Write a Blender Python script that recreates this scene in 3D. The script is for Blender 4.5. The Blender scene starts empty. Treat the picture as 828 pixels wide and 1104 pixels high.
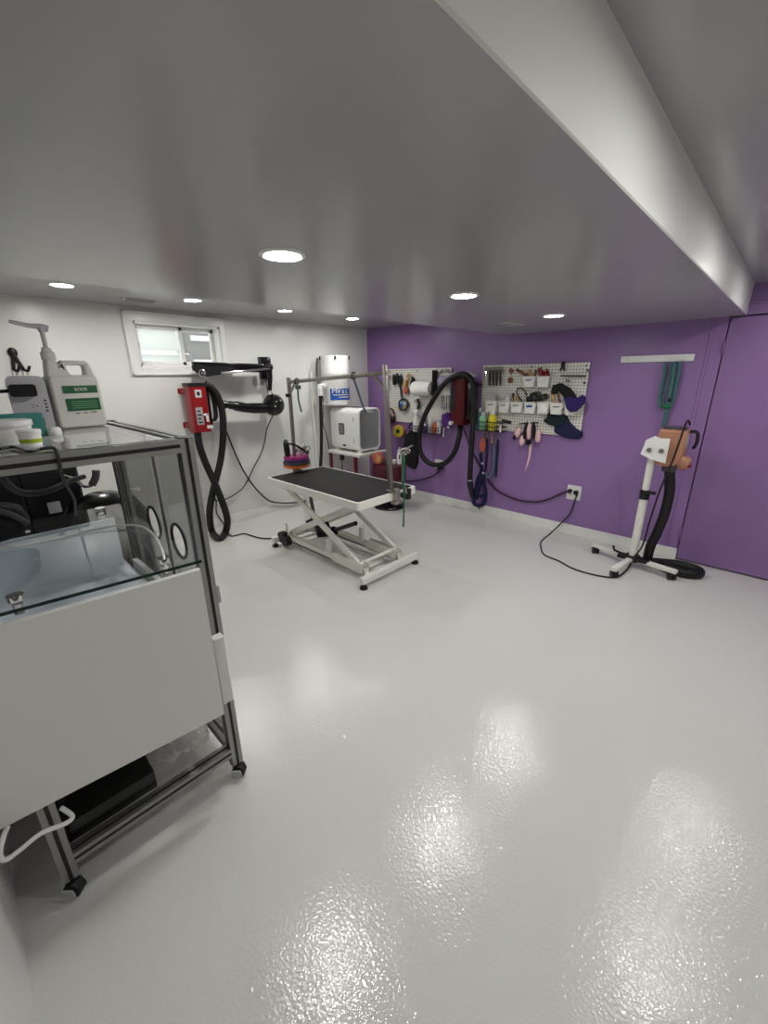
LAMP, WORLD, EXPO = 95.0, 0.9, 1.06
import bpy, bmesh, math, random
from mathutils import Vector, Matrix
random.seed(7)
C = bpy.context.scene.collection
PI = math.pi

# ------------------------------------------------------------------ camera
FPX, YAW, PITCH, ROLL = 444.923, math.radians(43.905), math.radians(18.3015), math.radians(-0.6539)
CAM = Vector((4.3006, -4.1760, 1.5678))
_f = Vector((-math.sin(YAW)*math.cos(PITCH), math.cos(YAW)*math.cos(PITCH), -math.sin(PITCH)))
_r = _f.cross(Vector((0, 0, 1))).normalized()
_u = _r.cross(_f)
R_, U_ = _r*math.cos(ROLL)+_u*math.sin(ROLL), -_r*math.sin(ROLL)+_u*math.cos(ROLL)

def ray(px, py):
    return _f + R_*((px-414)/FPX) - U_*((py-552)/FPX)
def on(ax, px, py, v):                      # where a sight line meets the plane x/y/z = v
    d = ray(px, py)
    return CAM + d*((v-CAM[ax])/d[ax])
def wx(px, py, x=0.0): return on(0, px, py, x)
def wy(px, py, y=0.0): return on(1, px, py, y)
def wz(px, py, z=0.0): return on(2, px, py, z)

cd = bpy.data.cameras.new('camera'); cam = bpy.data.objects.new('camera', cd); C.objects.link(cam)
cd.sensor_fit = 'HORIZONTAL'; cd.sensor_width = 36; cd.lens = FPX*36/828; cd.clip_start = 0.02
m = Matrix((R_, U_, -_f)).transposed().to_4x4(); m.translation = CAM; cam.matrix_world = m
bpy.context.scene.camera = cam

# --------------------------------------------------------------- materials
def srgb(h):
    if isinstance(h, str):
        v = [int(h[i:i+2], 16)/255 for i in (0, 2, 4)]
    else:
        v = [c/255 for c in h]
    return tuple(c/12.92 if c <= .04045 else ((c+.055)/1.055)**2.4 for c in v)
def mat(name, col, rough=.5, metal=0., spec=.5, var=.06, vscale=40., bump=0., bscale=200., trans=0., emit=None, es=0., coat=0., ior=1.45, alpha=1., bdist=.01):
    M = bpy.data.materials.new(name); M.use_nodes = True
    nt = M.node_tree; N = nt.nodes; L = nt.links
    b = N['Principled BSDF']; c = srgb(col)
    b.inputs['Base Color'].default_value = (*c, 1)
    b.inputs['Roughness'].default_value = rough; b.inputs['Metallic'].default_value = metal
    b.inputs['Specular IOR Level'].default_value = spec
    b.inputs['Transmission Weight'].default_value = trans; b.inputs['IOR'].default_value = ior
    b.inputs['Coat Weight'].default_value = coat; b.inputs['Alpha'].default_value = alpha
    if emit:
        b.inputs['Emission Color'].default_value = (*emit, 1); b.inputs['Emission Strength'].default_value = es
    tc = N.new('ShaderNodeTexCoord')
    if var:
        n = N.new('ShaderNodeTexNoise'); n.inputs['Scale'].default_value = vscale; n.inputs['Detail'].default_value = 2
        L.new(tc.outputs['Object'], n.inputs['Vector'])
        mr = N.new('ShaderNodeMapRange'); mr.inputs['To Min'].default_value = 1-var; mr.inputs['To Max'].default_value = 1+var
        L.new(n.outputs['Fac'], mr.inputs['Value'])
        mx = N.new('ShaderNodeVectorMath'); mx.operation = 'SCALE'; mx.inputs[0].default_value = c
        L.new(mr.outputs[0], mx.inputs['Scale']); L.new(mx.outputs[0], b.inputs['Base Color'])
    if bump:
        n2 = N.new('ShaderNodeTexNoise'); n2.inputs['Scale'].default_value = bscale; n2.inputs['Detail'].default_value = 2
        L.new(tc.outputs['Object'], n2.inputs['Vector'])
        bp = N.new('ShaderNodeBump'); bp.inputs['Strength'].default_value = bump; bp.inputs['Distance'].default_value = bdist
        L.new(n2.outputs['Fac'], bp.inputs['Height']); L.new(bp.outputs[0], b.inputs['Normal'])
    return M

M_floor = mat('epoxy_floor', (214,214,210), .085, spec=.75, var=.025, vscale=1.2, bump=1., bscale=100, bdist=.0013)
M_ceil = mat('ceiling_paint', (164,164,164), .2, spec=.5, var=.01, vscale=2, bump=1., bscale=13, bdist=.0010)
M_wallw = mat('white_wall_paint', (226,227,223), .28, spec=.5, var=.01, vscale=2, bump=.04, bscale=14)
M_wallp = mat('purple_wall_paint', (145,113,167), .34, spec=.5, var=.02, vscale=3, bump=.04, bscale=14)
M_doorp = mat('purple_door_paint', (141,109,161), .38, var=.02, vscale=4)
M_trim = mat('white_trim', (232,232,228), .3, var=.01)
M_white = mat('white_plastic', (232,232,230), .35, var=.015)
M_wmetal = mat('white_powdercoat', (226,226,218), .35, var=.015)
M_bin = mat('bin_white', (225,225,218), .4, var=.02)
M_panelw = mat('white_laminate', (214,213,210), .4, var=.01)
M_bluew = mat('blue_lit_laminate', (222,232,240), .4, var=.01)  # white panels; cool light inside the cabinet is put into the pale blue
M_alu = mat('aluminium', (150,149,146), .34, metal=.8, var=.03)
M_chrome = mat('chrome', (225,225,225), .12, metal=1, var=0)
M_steel = mat('brushed_steel', (150,146,138), .35, metal=.8, var=.04)
M_black = mat('black_plastic', (22,22,23), .4, var=.1)
M_blackg = mat('black_gloss', (12,12,13), .22, var=.1)
M_rubber = mat('black_rubber', (15,15,15), .55, var=.1, bump=.15, bscale=300)
M_mat = mat('table_mat_black', (33,32,33), .65, spec=.3, var=.08, bump=.2, bscale=350)
M_cloth = mat('black_cloth', (20,20,24), .85, var=.2, bump=.2, bscale=150)
M_red = mat('red_enamel', (142,20,24), .3, var=.04)
M_redd = mat('dark_red_enamel', (84,8,12), .3, var=.04)
M_maroon = mat('maroon_vinyl', (70,14,30), .4, var=.06)
M_redleg = mat('red_leg_paint', (116,24,38), .4, var=.05)
M_peach = mat('peach_plastic', (182,130,104), .4, var=.03)
M_dgrey = mat('dark_grey_plastic', (70,70,72), .45, var=.05)
M_grey = mat('grey_plastic', (170,168,172), .45, var=.03)
M_lgrey = mat('light_grey_plastic', (200,198,202), .4, var=.02)
M_jug = mat('jug_plastic', (214,212,205), .4, var=.02)
M_green = mat('label_green', (30,92,50), .5, var=.05)
M_lime = mat('label_lime', (158,176,40), .5, var=.04)
M_teal = mat('teal_card', (62,132,126), .55, var=.04)
M_tealc = mat('teal_webbing', (66,110,112), .7, var=.08)
M_leadg = mat('green_webbing', (20,104,66), .7, var=.08)
M_navy = mat('navy_webbing', (17,19,62), .75, var=.12)
M_blue = mat('blue_webbing', (14,21,68), .75, var=.12)
M_purp = mat('purple_felt', (40,24,92), .85, var=.15, bump=.2, bscale=120)
M_dteal = mat('dark_teal_felt', (10,34,40), .85, var=.15, bump=.2, bscale=120)
M_pink = mat('pink_satin', (232,190,192), .5, var=.05)
M_coral = mat('coral_fabric', (186,92,74), .7, var=.08)
M_slate = mat('slate_webbing', (92,104,124), .7, var=.08)
M_lav = mat('lavender_fabric', (165,155,185), .7, var=.08)
M_violet = mat('violet_sponge', (100,50,140), .85, var=.15, bump=.3, bscale=90)
M_orange = mat('orange_plastic', (222,110,50), .45, var=.04)
M_amber = mat('amber_tape', (200,150,60), .4, var=.08)
M_yellow = mat('yellow_plastic', (226,210,40), .4, var=.04)
M_mint = mat('mint_bottle', (150,205,170), .3, var=.08)
M_magenta = mat('magenta_plastic', (170,50,120), .4, var=.04)
M_indigo = mat('indigo_plastic', (60,50,110), .4, var=.04)
M_tan = mat('tan_wood', (190,150,95), .5, var=.1)
M_brown = mat('brown_leather', (120,72,50), .6, var=.12)
M_paper = mat('paper', (238,238,234), .8, var=.02, bump=.1, bscale=250)
M_vacblue = mat('label_blue', (32,88,168), .45, var=.03)
M_ink = mat('ink_blue', (30,70,160), .6, var=.02)
M_inkb = mat('ink_black', (25,25,30), .6, var=.02)
M_lens = mat('lamp_lens', (255,250,240), .4, var=0, emit=(1.0, .985, .95), es=LAMP if 'LAMP' in globals() else 150)
M_siding = mat('outside_siding', (222,224,220), .6, var=.05)
M_sidingg = mat('outside_grey_siding', (142,140,138), .7, var=.08)

def glassy(name, tint, rough=.0, alpha=.16):
    """thin sheet: mostly see-through, with mirror-like reflections"""
    M = bpy.data.materials.new(name); M.use_nodes = True
    nt = M.node_tree; N = nt.nodes; L = nt.links
    N.remove(N['Principled BSDF']); out = N['Material Output']
    t = N.new('ShaderNodeBsdfTransparent'); t.inputs[0].default_value = (*tint, 1)
    g = N.new('ShaderNodeBsdfGlossy'); g.inputs['Roughness'].default_value = max(rough, .02); g.inputs[0].default_value = (1, 1, 1, 1)
    fr = N.new('ShaderNodeFresnel'); fr.inputs['IOR'].default_value = 1.5
    mx = N.new('ShaderNodeMixShader')
    ge = N.new('ShaderNodeNewGeometry'); mu = N.new('ShaderNodeMath'); mu.operation = 'MULTIPLY_ADD'; mu.inputs[1].default_value = -1; mu.inputs[2].default_value = 1
    m3 = N.new('ShaderNodeMath'); m3.operation = 'MULTIPLY'
    L.new(ge.outputs['Backfacing'], mu.inputs[0]); L.new(mu.outputs[0], m3.inputs[0]); L.new(fr.outputs[0], m3.inputs[1])   # only the outer skin mirrors
    L.new(m3.outputs[0], mx.inputs[0]); L.new(t.outputs[0], mx.inputs[1]); L.new(g.outputs[0], mx.inputs[2])
    d = N.new('ShaderNodeBsdfDiffuse'); d.inputs[0].default_value = (*tint, 1)
    m2 = N.new('ShaderNodeMixShader'); m2.inputs[0].default_value = alpha
    L.new(mx.outputs[0], m2.inputs[1]); L.new(d.outputs[0], m2.inputs[2]); L.new(m2.outputs[0], out.inputs[0])
    return M
M_glass = glassy('clear_glass', (.985, .995, 1.0), alpha=.01)
M_glassedge = mat('glass_edge_green', (18, 52, 46), .15, var=.03)
M_plexi = glassy('grey_acrylic', (.73, .73, .72), alpha=.14)
M_smoke = glassy('smoked_window', (.95, .97, .98), alpha=.05)
M_topacr = glassy('top_acrylic', (.90, .90, .90), alpha=.14)
M_pane = glassy('window_pane', (.95, .97, .97), alpha=.02)

def pegmat():
    M = mat('pegboard', (228,226,218), .45, var=.01); nt = M.node_tree; N = nt.nodes; L = nt.links
    b = N['Principled BSDF']; tc = N.new('ShaderNodeTexCoord')
    sc = N.new('ShaderNodeVectorMath'); sc.operation = 'SCALE'; sc.inputs['Scale'].default_value = 1/.0285
    fr = N.new('ShaderNodeVectorMath'); fr.operation = 'FRACTION'
    sub = N.new('ShaderNodeVectorMath'); sub.operation = 'SUBTRACT'; sub.inputs[1].default_value = (.5, 0, .5)
    mul = N.new('ShaderNodeVectorMath'); mul.operation = 'MULTIPLY'; mul.inputs[1].default_value = (1, 0, 1)
    ln = N.new('ShaderNodeVectorMath'); ln.operation = 'LENGTH'
    lt = N.new('ShaderNodeMath'); lt.operation = 'LESS_THAN'; lt.inputs[1].default_value = .19
    mx = N.new('ShaderNodeMix'); mx.data_type = 'RGBA'; mx.inputs['A'].default_value = (*srgb((222,220,212)), 1); mx.inputs['B'].default_value = (*srgb((48,44,46)), 1)
    L.new(tc.outputs['Object'], sc.inputs[0]); L.new(sc.outputs[0], fr.inputs[0]); L.new(fr.outputs[0], sub.inputs[0])
    L.new(sub.outputs[0], mul.inputs[0]); L.new(mul.outputs[0], ln.inputs[0]); L.new(ln.outputs['Value'], lt.inputs[0])
    L.new(lt.outputs[0], mx.inputs['Factor']); L.new(mx.outputs['Result'], b.inputs['Base Color'])
    return M
M_peg = pegmat()

# ----------------------------------------------------------------- shapes
def frame(d):
    d = Vector(d).normalized()
    a = Vector((0, 0, 1)) if abs(d.z) < .95 else Vector((1, 0, 0))
    x = a.cross(d).normalized(); return x, d.cross(x), d
def catmull(P, k=6, closed=False):
    P = [Vector(p) for p in P]; n = len(P)
    if n < 3: return P
    out = []
    for i in range(n if closed else n-1):
        if closed: p0, p1, p2, p3 = P[i-1], P[i], P[(i+1) % n], P[(i+2) % n]
        else: p0, p1, p2, p3 = P[max(i-1, 0)], P[i], P[i+1], P[min(i+2, n-1)]
        for j in range(k):
            t = j/k
            out.append(.5*((2*p1)+(p2-p0)*t+(2*p0-5*p1+4*p2-p3)*t*t+(3*p1-p0-3*p2+p3)*t**3))
    if not closed: out.append(P[-1])
    return out
class MB:
    def __init__(s): s.bm = bmesh.new()
    def _bev(s, vs, bev, seg=2):
        es = {e for v in vs for e in v.link_edges}
        bmesh.ops.bevel(s.bm, geom=list(es), offset=bev, segments=seg, profile=.5, affect='EDGES')
    def box(s, c, d, R=None, bev=0, seg=2):
        M = Matrix.Translation(Vector(c)) @ ((R.to_4x4() if R else Matrix())) @ Matrix.Diagonal((*d, 1))
        g = bmesh.ops.create_cube(s.bm, size=1, matrix=M)
        if bev: s._bev(g['verts'], bev, seg)
        return s
    def bb(s, a, b, bev=0, seg=2):
        a, b = Vector(a), Vector(b)
        return s.box((a+b)/2, [max(abs(v), 1e-4) for v in (b-a)], None, bev, seg)
    def beam(s, p0, p1, w, h, up=(0, 0, 1), bev=0):       # rectangular bar from p0 to p1
        p0, p1 = Vector(p0), Vector(p1); d = (p1-p0).normalized()
        x = d.cross(Vector(up)).normalized(); z = x.cross(d)
        return s.box((p0+p1)/2, (w, (p1-p0).length, h), Matrix((x, d, z)).transposed(), bev)
    def tube(s, pts, r, n=8, smooth=0, closed=False, cap=True):
        P = catmull(pts, smooth, closed) if smooth else [Vector(p) for p in pts]
        k = len(P); rs = r if isinstance(r, (list, tuple)) else None
        rings = []; px = None
        for i, p in enumerate(P):
            if closed: d = P[(i+1) % k]-P[i-1]
            else: d = P[min(i+1, k-1)]-P[max(i-1, 0)]
            if d.length < 1e-9: d = Vector((0, 0, 1))
            d.normalize()
            if px is None: x, y, _ = frame(d)
            else:
                x = px-d*px.dot(d)
                if x.length < 1e-6: x = frame(d)[0]
                x.normalize(); y = d.cross(x)
            px = x
            if rs: rr = rs[0]+(rs[-1]-rs[0])*i/(k-1) if len(rs) == 2 else rs[min(int(i*len(rs)/k), len(rs)-1)]
            else: rr = r
            rings.append([s.bm.verts.new(p+x*rr*math.cos(2*PI*j/n)+y*rr*math.sin(2*PI*j/n)) for j in range(n)])
        for i in range(k if closed else k-1):
            A, B = rings[i], rings[(i+1) % k]
            for j in range(n): s.bm.faces.new((A[j], A[(j+1) % n], B[(j+1) % n], B[j]))
        if cap and not closed:
            s.bm.faces.new(rings[0][::-1]); s.bm.faces.new(rings[-1])
        return s
    def cone(s, p0, p1, r0, r1=None, n=16):
        return s.tube([p0, p1], [r0, r0 if r1 is None else r1], n)
    def lathe(s, prof, o, axis=(0, 0, 1), n=24, sx=1., sy=1.):
        x, y, d = frame(axis); o = Vector(o); rings = []
        for r, h in prof:
            if r < 1e-5: rings.append([s.bm.verts.new(o+d*h)])
            else: rings.append([s.bm.verts.new(o+d*h+x*r*sx*math.cos(2*PI*j/n)+y*r*sy*math.sin(2*PI*j/n)) for j in range(n)])
        for A, B in zip(rings, rings[1:]):
            for j in range(n):
                a, b = A[j % len(A)], A[(j+1) % len(A)]; c, e = B[(j+1) % len(B)], B[j % len(B)]
                vs = [a]
                for q in (b, c, e):
                    if q not in vs: vs.append(q)
                if len(vs) > 2: s.bm.faces.new(vs)
        if len(rings[0]) > 1: s.bm.faces.new(rings[0][::-1])
        if len(rings[-1]) > 1: s.bm.faces.new(rings[-1])
        return s
    def ring(s, c, axis, R, r, n=28, m=8):
        x, y, d = frame(axis)
        return s.tube([Vector(c)+x*R*math.cos(2*PI*j/n)+y*R*math.sin(2*PI*j/n) for j in range(n)], r, m, 0, True)
    def ell(s, c, r, R=None, n=16):
        M = Matrix.Translation(Vector(c)) @ (R.to_4x4() if R else Matrix()) @ Matrix.Diagonal((*(r if isinstance(r, (tuple, list)) else (r, r, r)), 1))
        bmesh.ops.create_uvsphere(s.bm, u_segments=n, v_segments=max(n//2, 6), radius=1, matrix=M); return s
    def lump(s, c, r, amp=.2, f=3., n=3, R=None, seed=0):   # soft irregular body (cloth, sponge)
        from mathutils import noise
        M = Matrix.Translation(Vector(c)) @ (R.to_4x4() if R else Matrix())
        g = bmesh.ops.create_icosphere(s.bm, subdivisions=n, radius=1)
        for v in g['verts']:
            k = 1+amp*noise.noise(v.co*f+Vector((seed*3.1, seed*1.7, seed)))
            v.co = M @ Vector((v.co.x*r[0]*k, v.co.y*r[1]*k, v.co.z*r[2]*k))
        return s
    def prism(s, poly, o, ux, uy, depth, holes=(), bev=0):  # outline (with holes) in the ux,uy plane, thickness along ux x uy
        o, ux, uy = Vector(o), Vector(ux).normalized(), Vector(uy).normalized(); uz = ux.cross(uy)
        es = []
        for lp in (poly, *holes):
            vs = [s.bm.verts.new(o+ux*a+uy*b) for a, b in lp]
            es += [s.bm.edges.new((vs[i], vs[(i+1) % len(vs)])) for i in range(len(vs))]
        if holes: fs = [g for g in bmesh.ops.triangle_fill(s.bm, edges=es, use_beauty=True)['geom'] if isinstance(g, bmesh.types.BMFace)]
        else: fs = [s.bm.faces.new(list({v: 0 for e in es for v in e.verts}))]
        ex = bmesh.ops.extrude_face_region(s.bm, geom=fs)
        nv = [g for g in ex['geom'] if isinstance(g, bmesh.types.BMVert)]
        bmesh.ops.translate(s.bm, verts=nv, vec=uz*depth)
        return s
def rrect(w, h, r, k=5, cx=0, cy=0):
    out = []
    for sx, sy, a0 in ((1, 1, 0), (-1, 1, 90), (-1, -1, 180), (1, -1, 270)):
        for i in range(k+1):
            a = math.radians(a0+90*i/k); out.append((cx+sx*(w/2-r)+r*math.cos(a), cy+sy*(h/2-r)+r*math.sin(a)))
    return out
def circ(r, n=20, cx=0, cy=0, sy=1): return [(cx+r*math.cos(2*PI*i/n), cy+sy*r*math.sin(2*PI*i/n)) for i in range(n)]

def _mesh(name, mb, m, base, ang=.7):
    bm = mb.bm
    bmesh.ops.recalc_face_normals(bm, faces=bm.faces[:])
    for fc in bm.faces: fc.smooth = True
    for e in bm.edges:
        if len(e.link_faces) == 2 and e.calc_face_angle(0) > ang: e.smooth = False
    bmesh.ops.translate(bm, verts=bm.verts[:], vec=-Vector(base))
    me = bpy.data.meshes.new(name); bm.to_mesh(me); bm.free()
    for q in (m if isinstance(m, (list, tuple)) else [m]): me.materials.append(q)
    o = bpy.data.objects.new(name, me); C.objects.link(o); return o
def wpos(o):
    v = Vector(o.location)
    while o.parent: o = o.parent; v += o.location
    return v
def thing(name, label, cat, loc, group=None):
    o = bpy.data.objects.new(name, None); C.objects.link(o); o.location = Vector(loc); o.empty_display_size = .05
    o['label'] = label; o['category'] = cat
    if group: o['group'] = group
    return o
def part(name, mb, m, parent, label=None):
    o = _mesh(name, mb, m, wpos(parent)); o.parent = parent
    if label: o['label'] = label
    return o
def single(name, mb, m, label, cat, loc, group=None):
    o = _mesh(name, mb, m, loc); o.location = Vector(loc); o['label'] = label; o['category'] = cat
    if group: o['group'] = group
    return o
def struct(name, mb, m, parent=None):
    if parent: return part(name, mb, m, parent)
    o = _mesh(name, mb, m, (0, 0, 0)); o['kind'] = 'structure'; return o
def relabel(o, label): o['label'] = label; return o
def dup(root, delta, label=None):
    r = root.copy(); C.objects.link(r); r.location = root.location+Vector(delta)
    if label: r['label'] = label
    for ch in list(root.children):
        c = ch.copy(); C.objects.link(c); c.parent = r
        for g in list(ch.children):
            d = g.copy(); C.objects.link(d); d.parent = c
    return r
def text(name, s, size, o, ux, uy, m, parent, ext=.0006, align='CENTER'):
    cu = bpy.data.curves.new(name, 'FONT'); cu.body = s; cu.size = size; cu.align_x = align; cu.align_y = 'CENTER'; cu.extrude = ext
    t = bpy.data.objects.new(name, cu); C.objects.link(t)
    ux, uy = Vector(ux).normalized(), Vector(uy).normalized(); uz = ux.cross(uy)
    bpy.context.view_layer.update()
    me = bpy.data.meshes.new_from_object(t.evaluated_get(bpy.context.evaluated_depsgraph_get()))
    bpy.data.objects.remove(t); bpy.data.curves.remove(cu)
    M = Matrix((ux, uy, uz)).transposed().to_4x4(); M.translation = Vector(o)-wpos(parent); me.transform(M)
    me.materials.clear(); me.materials.append(m); me.name = name
    ob = bpy.data.objects.new(name, me); C.objects.link(ob); ob.parent = parent; return ob
# ================================================================ SETTING
X1, Y0, HH, HS = 5.7, -4.373, 2.158, 1.95
SX0, SX1 = 2.0245, 3.9367
def face(name, a, b, m):
    return struct(name, MB().bb(a, b), m)
face('floor', (-.15, Y0-.15, -.1), (X1, .15, 0), M_floor)
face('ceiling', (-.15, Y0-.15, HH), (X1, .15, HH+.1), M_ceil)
soff = MB().bb((SX0, Y0, HS), (SX1, 0, HH+.01), bev=.004, seg=1)
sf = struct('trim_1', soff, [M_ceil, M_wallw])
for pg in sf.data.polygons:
    if abs(pg.normal.x) > .7: pg.material_index = 1          # the drop faces' brighter light is put in as the lighter wall paint
WY0, WY1, WZ0, WZ1 = -2.845, -2.06, 1.665, 2.045       # window opening
w = MB()
w.bb((-.15, Y0-.15, -.1), (0, WY0, HH+.05)); w.bb((-.15, WY1, -.1), (0, .15, HH+.05))
w.bb((-.15, WY0, -.1), (0, WY1, WZ0)); w.bb((-.15, WY0, WZ1), (0, WY1, HH+.05))
struct('wall_left', w, M_wallw)
DX0, DX1, DZ = 3.842, 4.72, 1.955
w = MB()
w.bb((0, 0, -.1), (DX0, .15, HH+.05)); w.bb((DX1, 0, -.1), (X1, .15, HH+.05)); w.bb((DX0, 0, DZ), (DX1, .15, HH+.05))
w.bb((DX0, .045, -.1), (DX1, .15, DZ))
struct('wall_back', w, M_wallp)
face('wall_front', (0, Y0-.15, -.1), (X1, Y0, HH+.05), M_wallw)
face('wall_right', (X1, Y0-.15, -.1), (X1+.15, .15, HH+.05), M_wallw)
def baseb(prof_axis, a0, a1):
    h = .098
    prof = [(0, 0), (.013, 0), (.013, h-.025), (.009, h-.02), (.009, h-.008), (.004, h), (0, h)]
    b = MB()
    if prof_axis == 'y': b.prism([(p[0], p[1]) for p in prof], (0, a1, 0), (1, 0, 0), (0, 0, 1), a1-a0)
    else: b.prism([(-p[0], p[1]) for p in prof], (a1, 0, 0), (0, 1, 0), (0, 0, 1), 0) if 0 else b.prism([(p[0], p[1]) for p in prof], (a0, 0, 0), (0, -1, 0), (0, 0, 1), -(a1-a0))
    return b
struct('baseboard_left', baseb('y', Y0, 0), M_trim)
b = MB(); b.bb((0, -.013, 0), (DX0+.004, 0, .078), bev=.002, seg=1); b.bb((0, -.008, .078), (DX0+.004, 0, .1), bev=.003, seg=1)
struct('baseboard_back', b, M_trim)
# door
d = struct('door_1', MB().bb((DX0+.008, -.004, .014), (DX1-.006, .034, DZ-.011), bev=.003, seg=1), M_doorp)
for z in (1.735, .24):
    h = MB(); h.cone((DX0+.002, -.008, z-.045), (DX0+.002, -.008, z+.045), .008, n=10)
    h.bb((DX0-.03, -.003, z-.042), (DX0+.002, .0, z+.042)); part('hinge', h, M_doorp, d)
struct('trim_2', MB().bb((DX0+.10, -.012, 2.022), (DX1+.1, 0, 2.04), bev=.002, seg=1), M_doorp)
struct('trim_3', MB().bb((3.742, -.007, .1), (3.765, 0, 1.95), bev=.003, seg=1), M_wallp)
# window
cw = .075
b = MB()
oy0, oy1, oz0, oz1 = -2.925, -1.985, 1.592, 2.125
for a, c in (((0, oy0, oz0), (.018, WY0, oz1)), ((0, WY1, oz0), (.018, oy1, oz1)), ((0, WY0, oz0), (.018, WY1, WZ0)), ((0, WY0, WZ1), (.018, WY1, oz1))):
    b.bb(a, c)
for a, c in (((.018, oy0, oz0), (.026, oy0+.02, oz1)), ((.018, oy1-.02, oz0), (.026, oy1, oz1)), ((.018, oy0, oz0), (.026, oy1, oz0+.02)), ((.018, oy0, oz1-.02), (.026, oy1, oz1))):
    b.bb(a, c, bev=.004, seg=1)
W1 = struct('window_1', b, M_trim)
b = MB(); t = .018
b.bb((-.15, WY0, WZ0), (0, WY0+t, WZ1)); b.bb((-.15, WY1-t, WZ0), (0, WY1, WZ1)); b.bb((-.15, WY0, WZ0), (0, WY1, WZ0+t)); b.bb((-.15, WY0, WZ1-t), (0, WY1, WZ1))
part('jamb', b, M_trim, W1)
def sash(name, y0, y1, z0, z1, x0, x1, wd):
    s = MB(); s.bb((x0, y0, z0), (x1, y0+wd, z1), bev=.004, seg=1); s.bb((x0, y1-wd, z0), (x1, y1, z1), bev=.004, seg=1)
    s.bb((x0, y0, z0), (x1, y1, z0+wd), bev=.004, seg=1); s.bb((x0, y0, z1-wd), (x1, y1, z1), bev=.004, seg=1)
    o = part(name, s, M_trim, W1)
    part('pane', MB().bb(((x0+x1)/2-.002, y0+wd, z0+wd), ((x0+x1)/2+.002, y1-wd, z1-wd)), M_pane, o); return o
ys, ye, zs, ze = WY0+t, WY1-t, WZ0+t, WZ1-t
sash('sash', ys, -2.40, zs, ze, -.11, -.075, .035)
sash('sash', -2.43, ye, zs, ze, -.148, -.112, .035)
lk = MB().bb((-.075, ys+.006, 1.83), (-.06, ys+.028, 1.88), bev=.003, seg=1); part('latch', lk, M_grey, W1)
# what stands outside the window: a pale neighbouring house front with its own small window, and a grey wing
o = thing('neighbour_house', 'pale sided house front seen outdoors through the small high window', 'house', (-2.2, -2.0, 0))
part('siding', MB().bb((-2.4, -3.9, 0), (-2.2, -1.55, 4.2)), M_siding, o)
part('wing', MB().bb((-2.4, -1.55, 0), (-2.05, 2.2, 4.2)), M_sidingg, o)
fr = MB()
for y in (-2.75, -2.2, -1.62): fr.bb((-2.2, y-.03, 1.9), (-2.16, y+.03, 2.9))
for z in (1.9, 2.22, 2.9): fr.bb((-2.2, -2.75, z-.03), (-2.16, -1.62, z+.03))
for z in (2.1, 1.78): fr.bb((-2.05, -1.5, z-.035), (-2.0, 2, z+.035))
part('window_frame', fr, M_trim, o)

# recessed lamps
def downlight(x, y, z, label, group, rad=.07):
    o = thing('recessed_light', label, 'ceiling light', (x, y, z), group)
    part('trim_ring', MB().lathe([(rad*.84, -.003), (rad*.9, -.007), (rad*1.08, -.004), (rad*1.1, 0)], (x, y, z), n=28), M_trim, o)
    part('lens', MB().lathe([(0, -.0035), (rad*.84, -.003), (rad*.84, -.0005), (0, -.0005)], (x, y, z), n=28), M_lens, o)
    return o
for y, lb in zip((-3.278, -2.206, -1.093), ('big round recessed light nearest the camera in the dropped ceiling', 'round recessed light in the dropped ceiling, second from the purple wall', 'round recessed light in the dropped ceiling closest to the purple wall')):
    downlight(2.985, y, HS, lb, 'lights in the dropped ceiling')
for y, lb in zip((-3.435, -2.58, -1.72, -.863), ('recessed light above the pump jug, leftmost of the row along the white wall', 'recessed light in the ceiling strip just right of the window', 'recessed light in the ceiling strip above the black swing arm', 'recessed light in the ceiling strip nearest the wall corner')):
    downlight(.672, y, HH, lb, 'lights along the white wall')
for y in (-.74, -1.86, -3.0):
    downlight(4.42, y, HH, 'recessed light in the high ceiling bay in front of the purple door', 'lights in the high bay')
def vent(x, y, z, w, l, label):
    o = thing('ceiling_vent', label, 'vent', (x, y, z))
    part('frame', MB().bb((x-w/2, y-l/2, z-.006), (x+w/2, y+l/2, z), bev=.002, seg=1), M_trim, o)
    s = MB(); n = 7
    for i in range(n):
        xx = x-w/2+w*(i+.5)/n; s.box((xx, y, z-.008), (w/n*.5, l*.86, .003), Matrix.Rotation(.5, 3, 'Y'))
    part('louvre', s, M_grey, o)
vent(2.55, -.86, HS, .10, .26, 'white slim vent in the dropped ceiling near the purple wall')
vent(.38, -2.88, HH, .09, .24, 'white slim vent in the ceiling above the window')
# outlets
def outlet(name, c, n, w, h, label, gang=2):
    """c on the wall, n the wall normal"""
    o = thing(name, label, 'wall outlet', c); c = Vector(c); n = Vector(n); ux = Vector((0, 0, 1)).cross(n)
    part('cover_plate', MB().prism(rrect(w, h, .008), c, ux, (0, 0, 1), .006), M_white, o)
    for k in range(gang):
        cc = c+ux*((k-(gang-1)/2)*w*.42); f = MB()
        f.prism(rrect(w*.3, h*.62, .006), cc+n*.006, ux, (0, 0, 1), .003)
        fo = part('socket_face', f, M_trim, o)
        for dz in (-.022, .022):
            for dx in (-.006, .006): part('slot', MB().prism(rrect(.003, .010, .001), cc+n*.009+ux*dx+Vector((0, 0, dz)), ux, (0, 0, 1), .0008), M_inkb, fo)
    return o
outlet('wall_outlet', (2.918, 0, .437), (0, -1, 0), .135, .145, 'white double outlet on purple wall under the right pegboard, two cords plugged in')
outlet('wall_outlet', (1.255, 0, .50), (0, -1, 0), .135, .115, 'white wall outlet on purple wall behind the lower loop of the thick black hose')
outlet('wall_outlet', (0, -2.436, .42), (1, 0, 0), .075, .115, 'white wall outlet low on the white wall beside the metal rack', 1)
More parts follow.
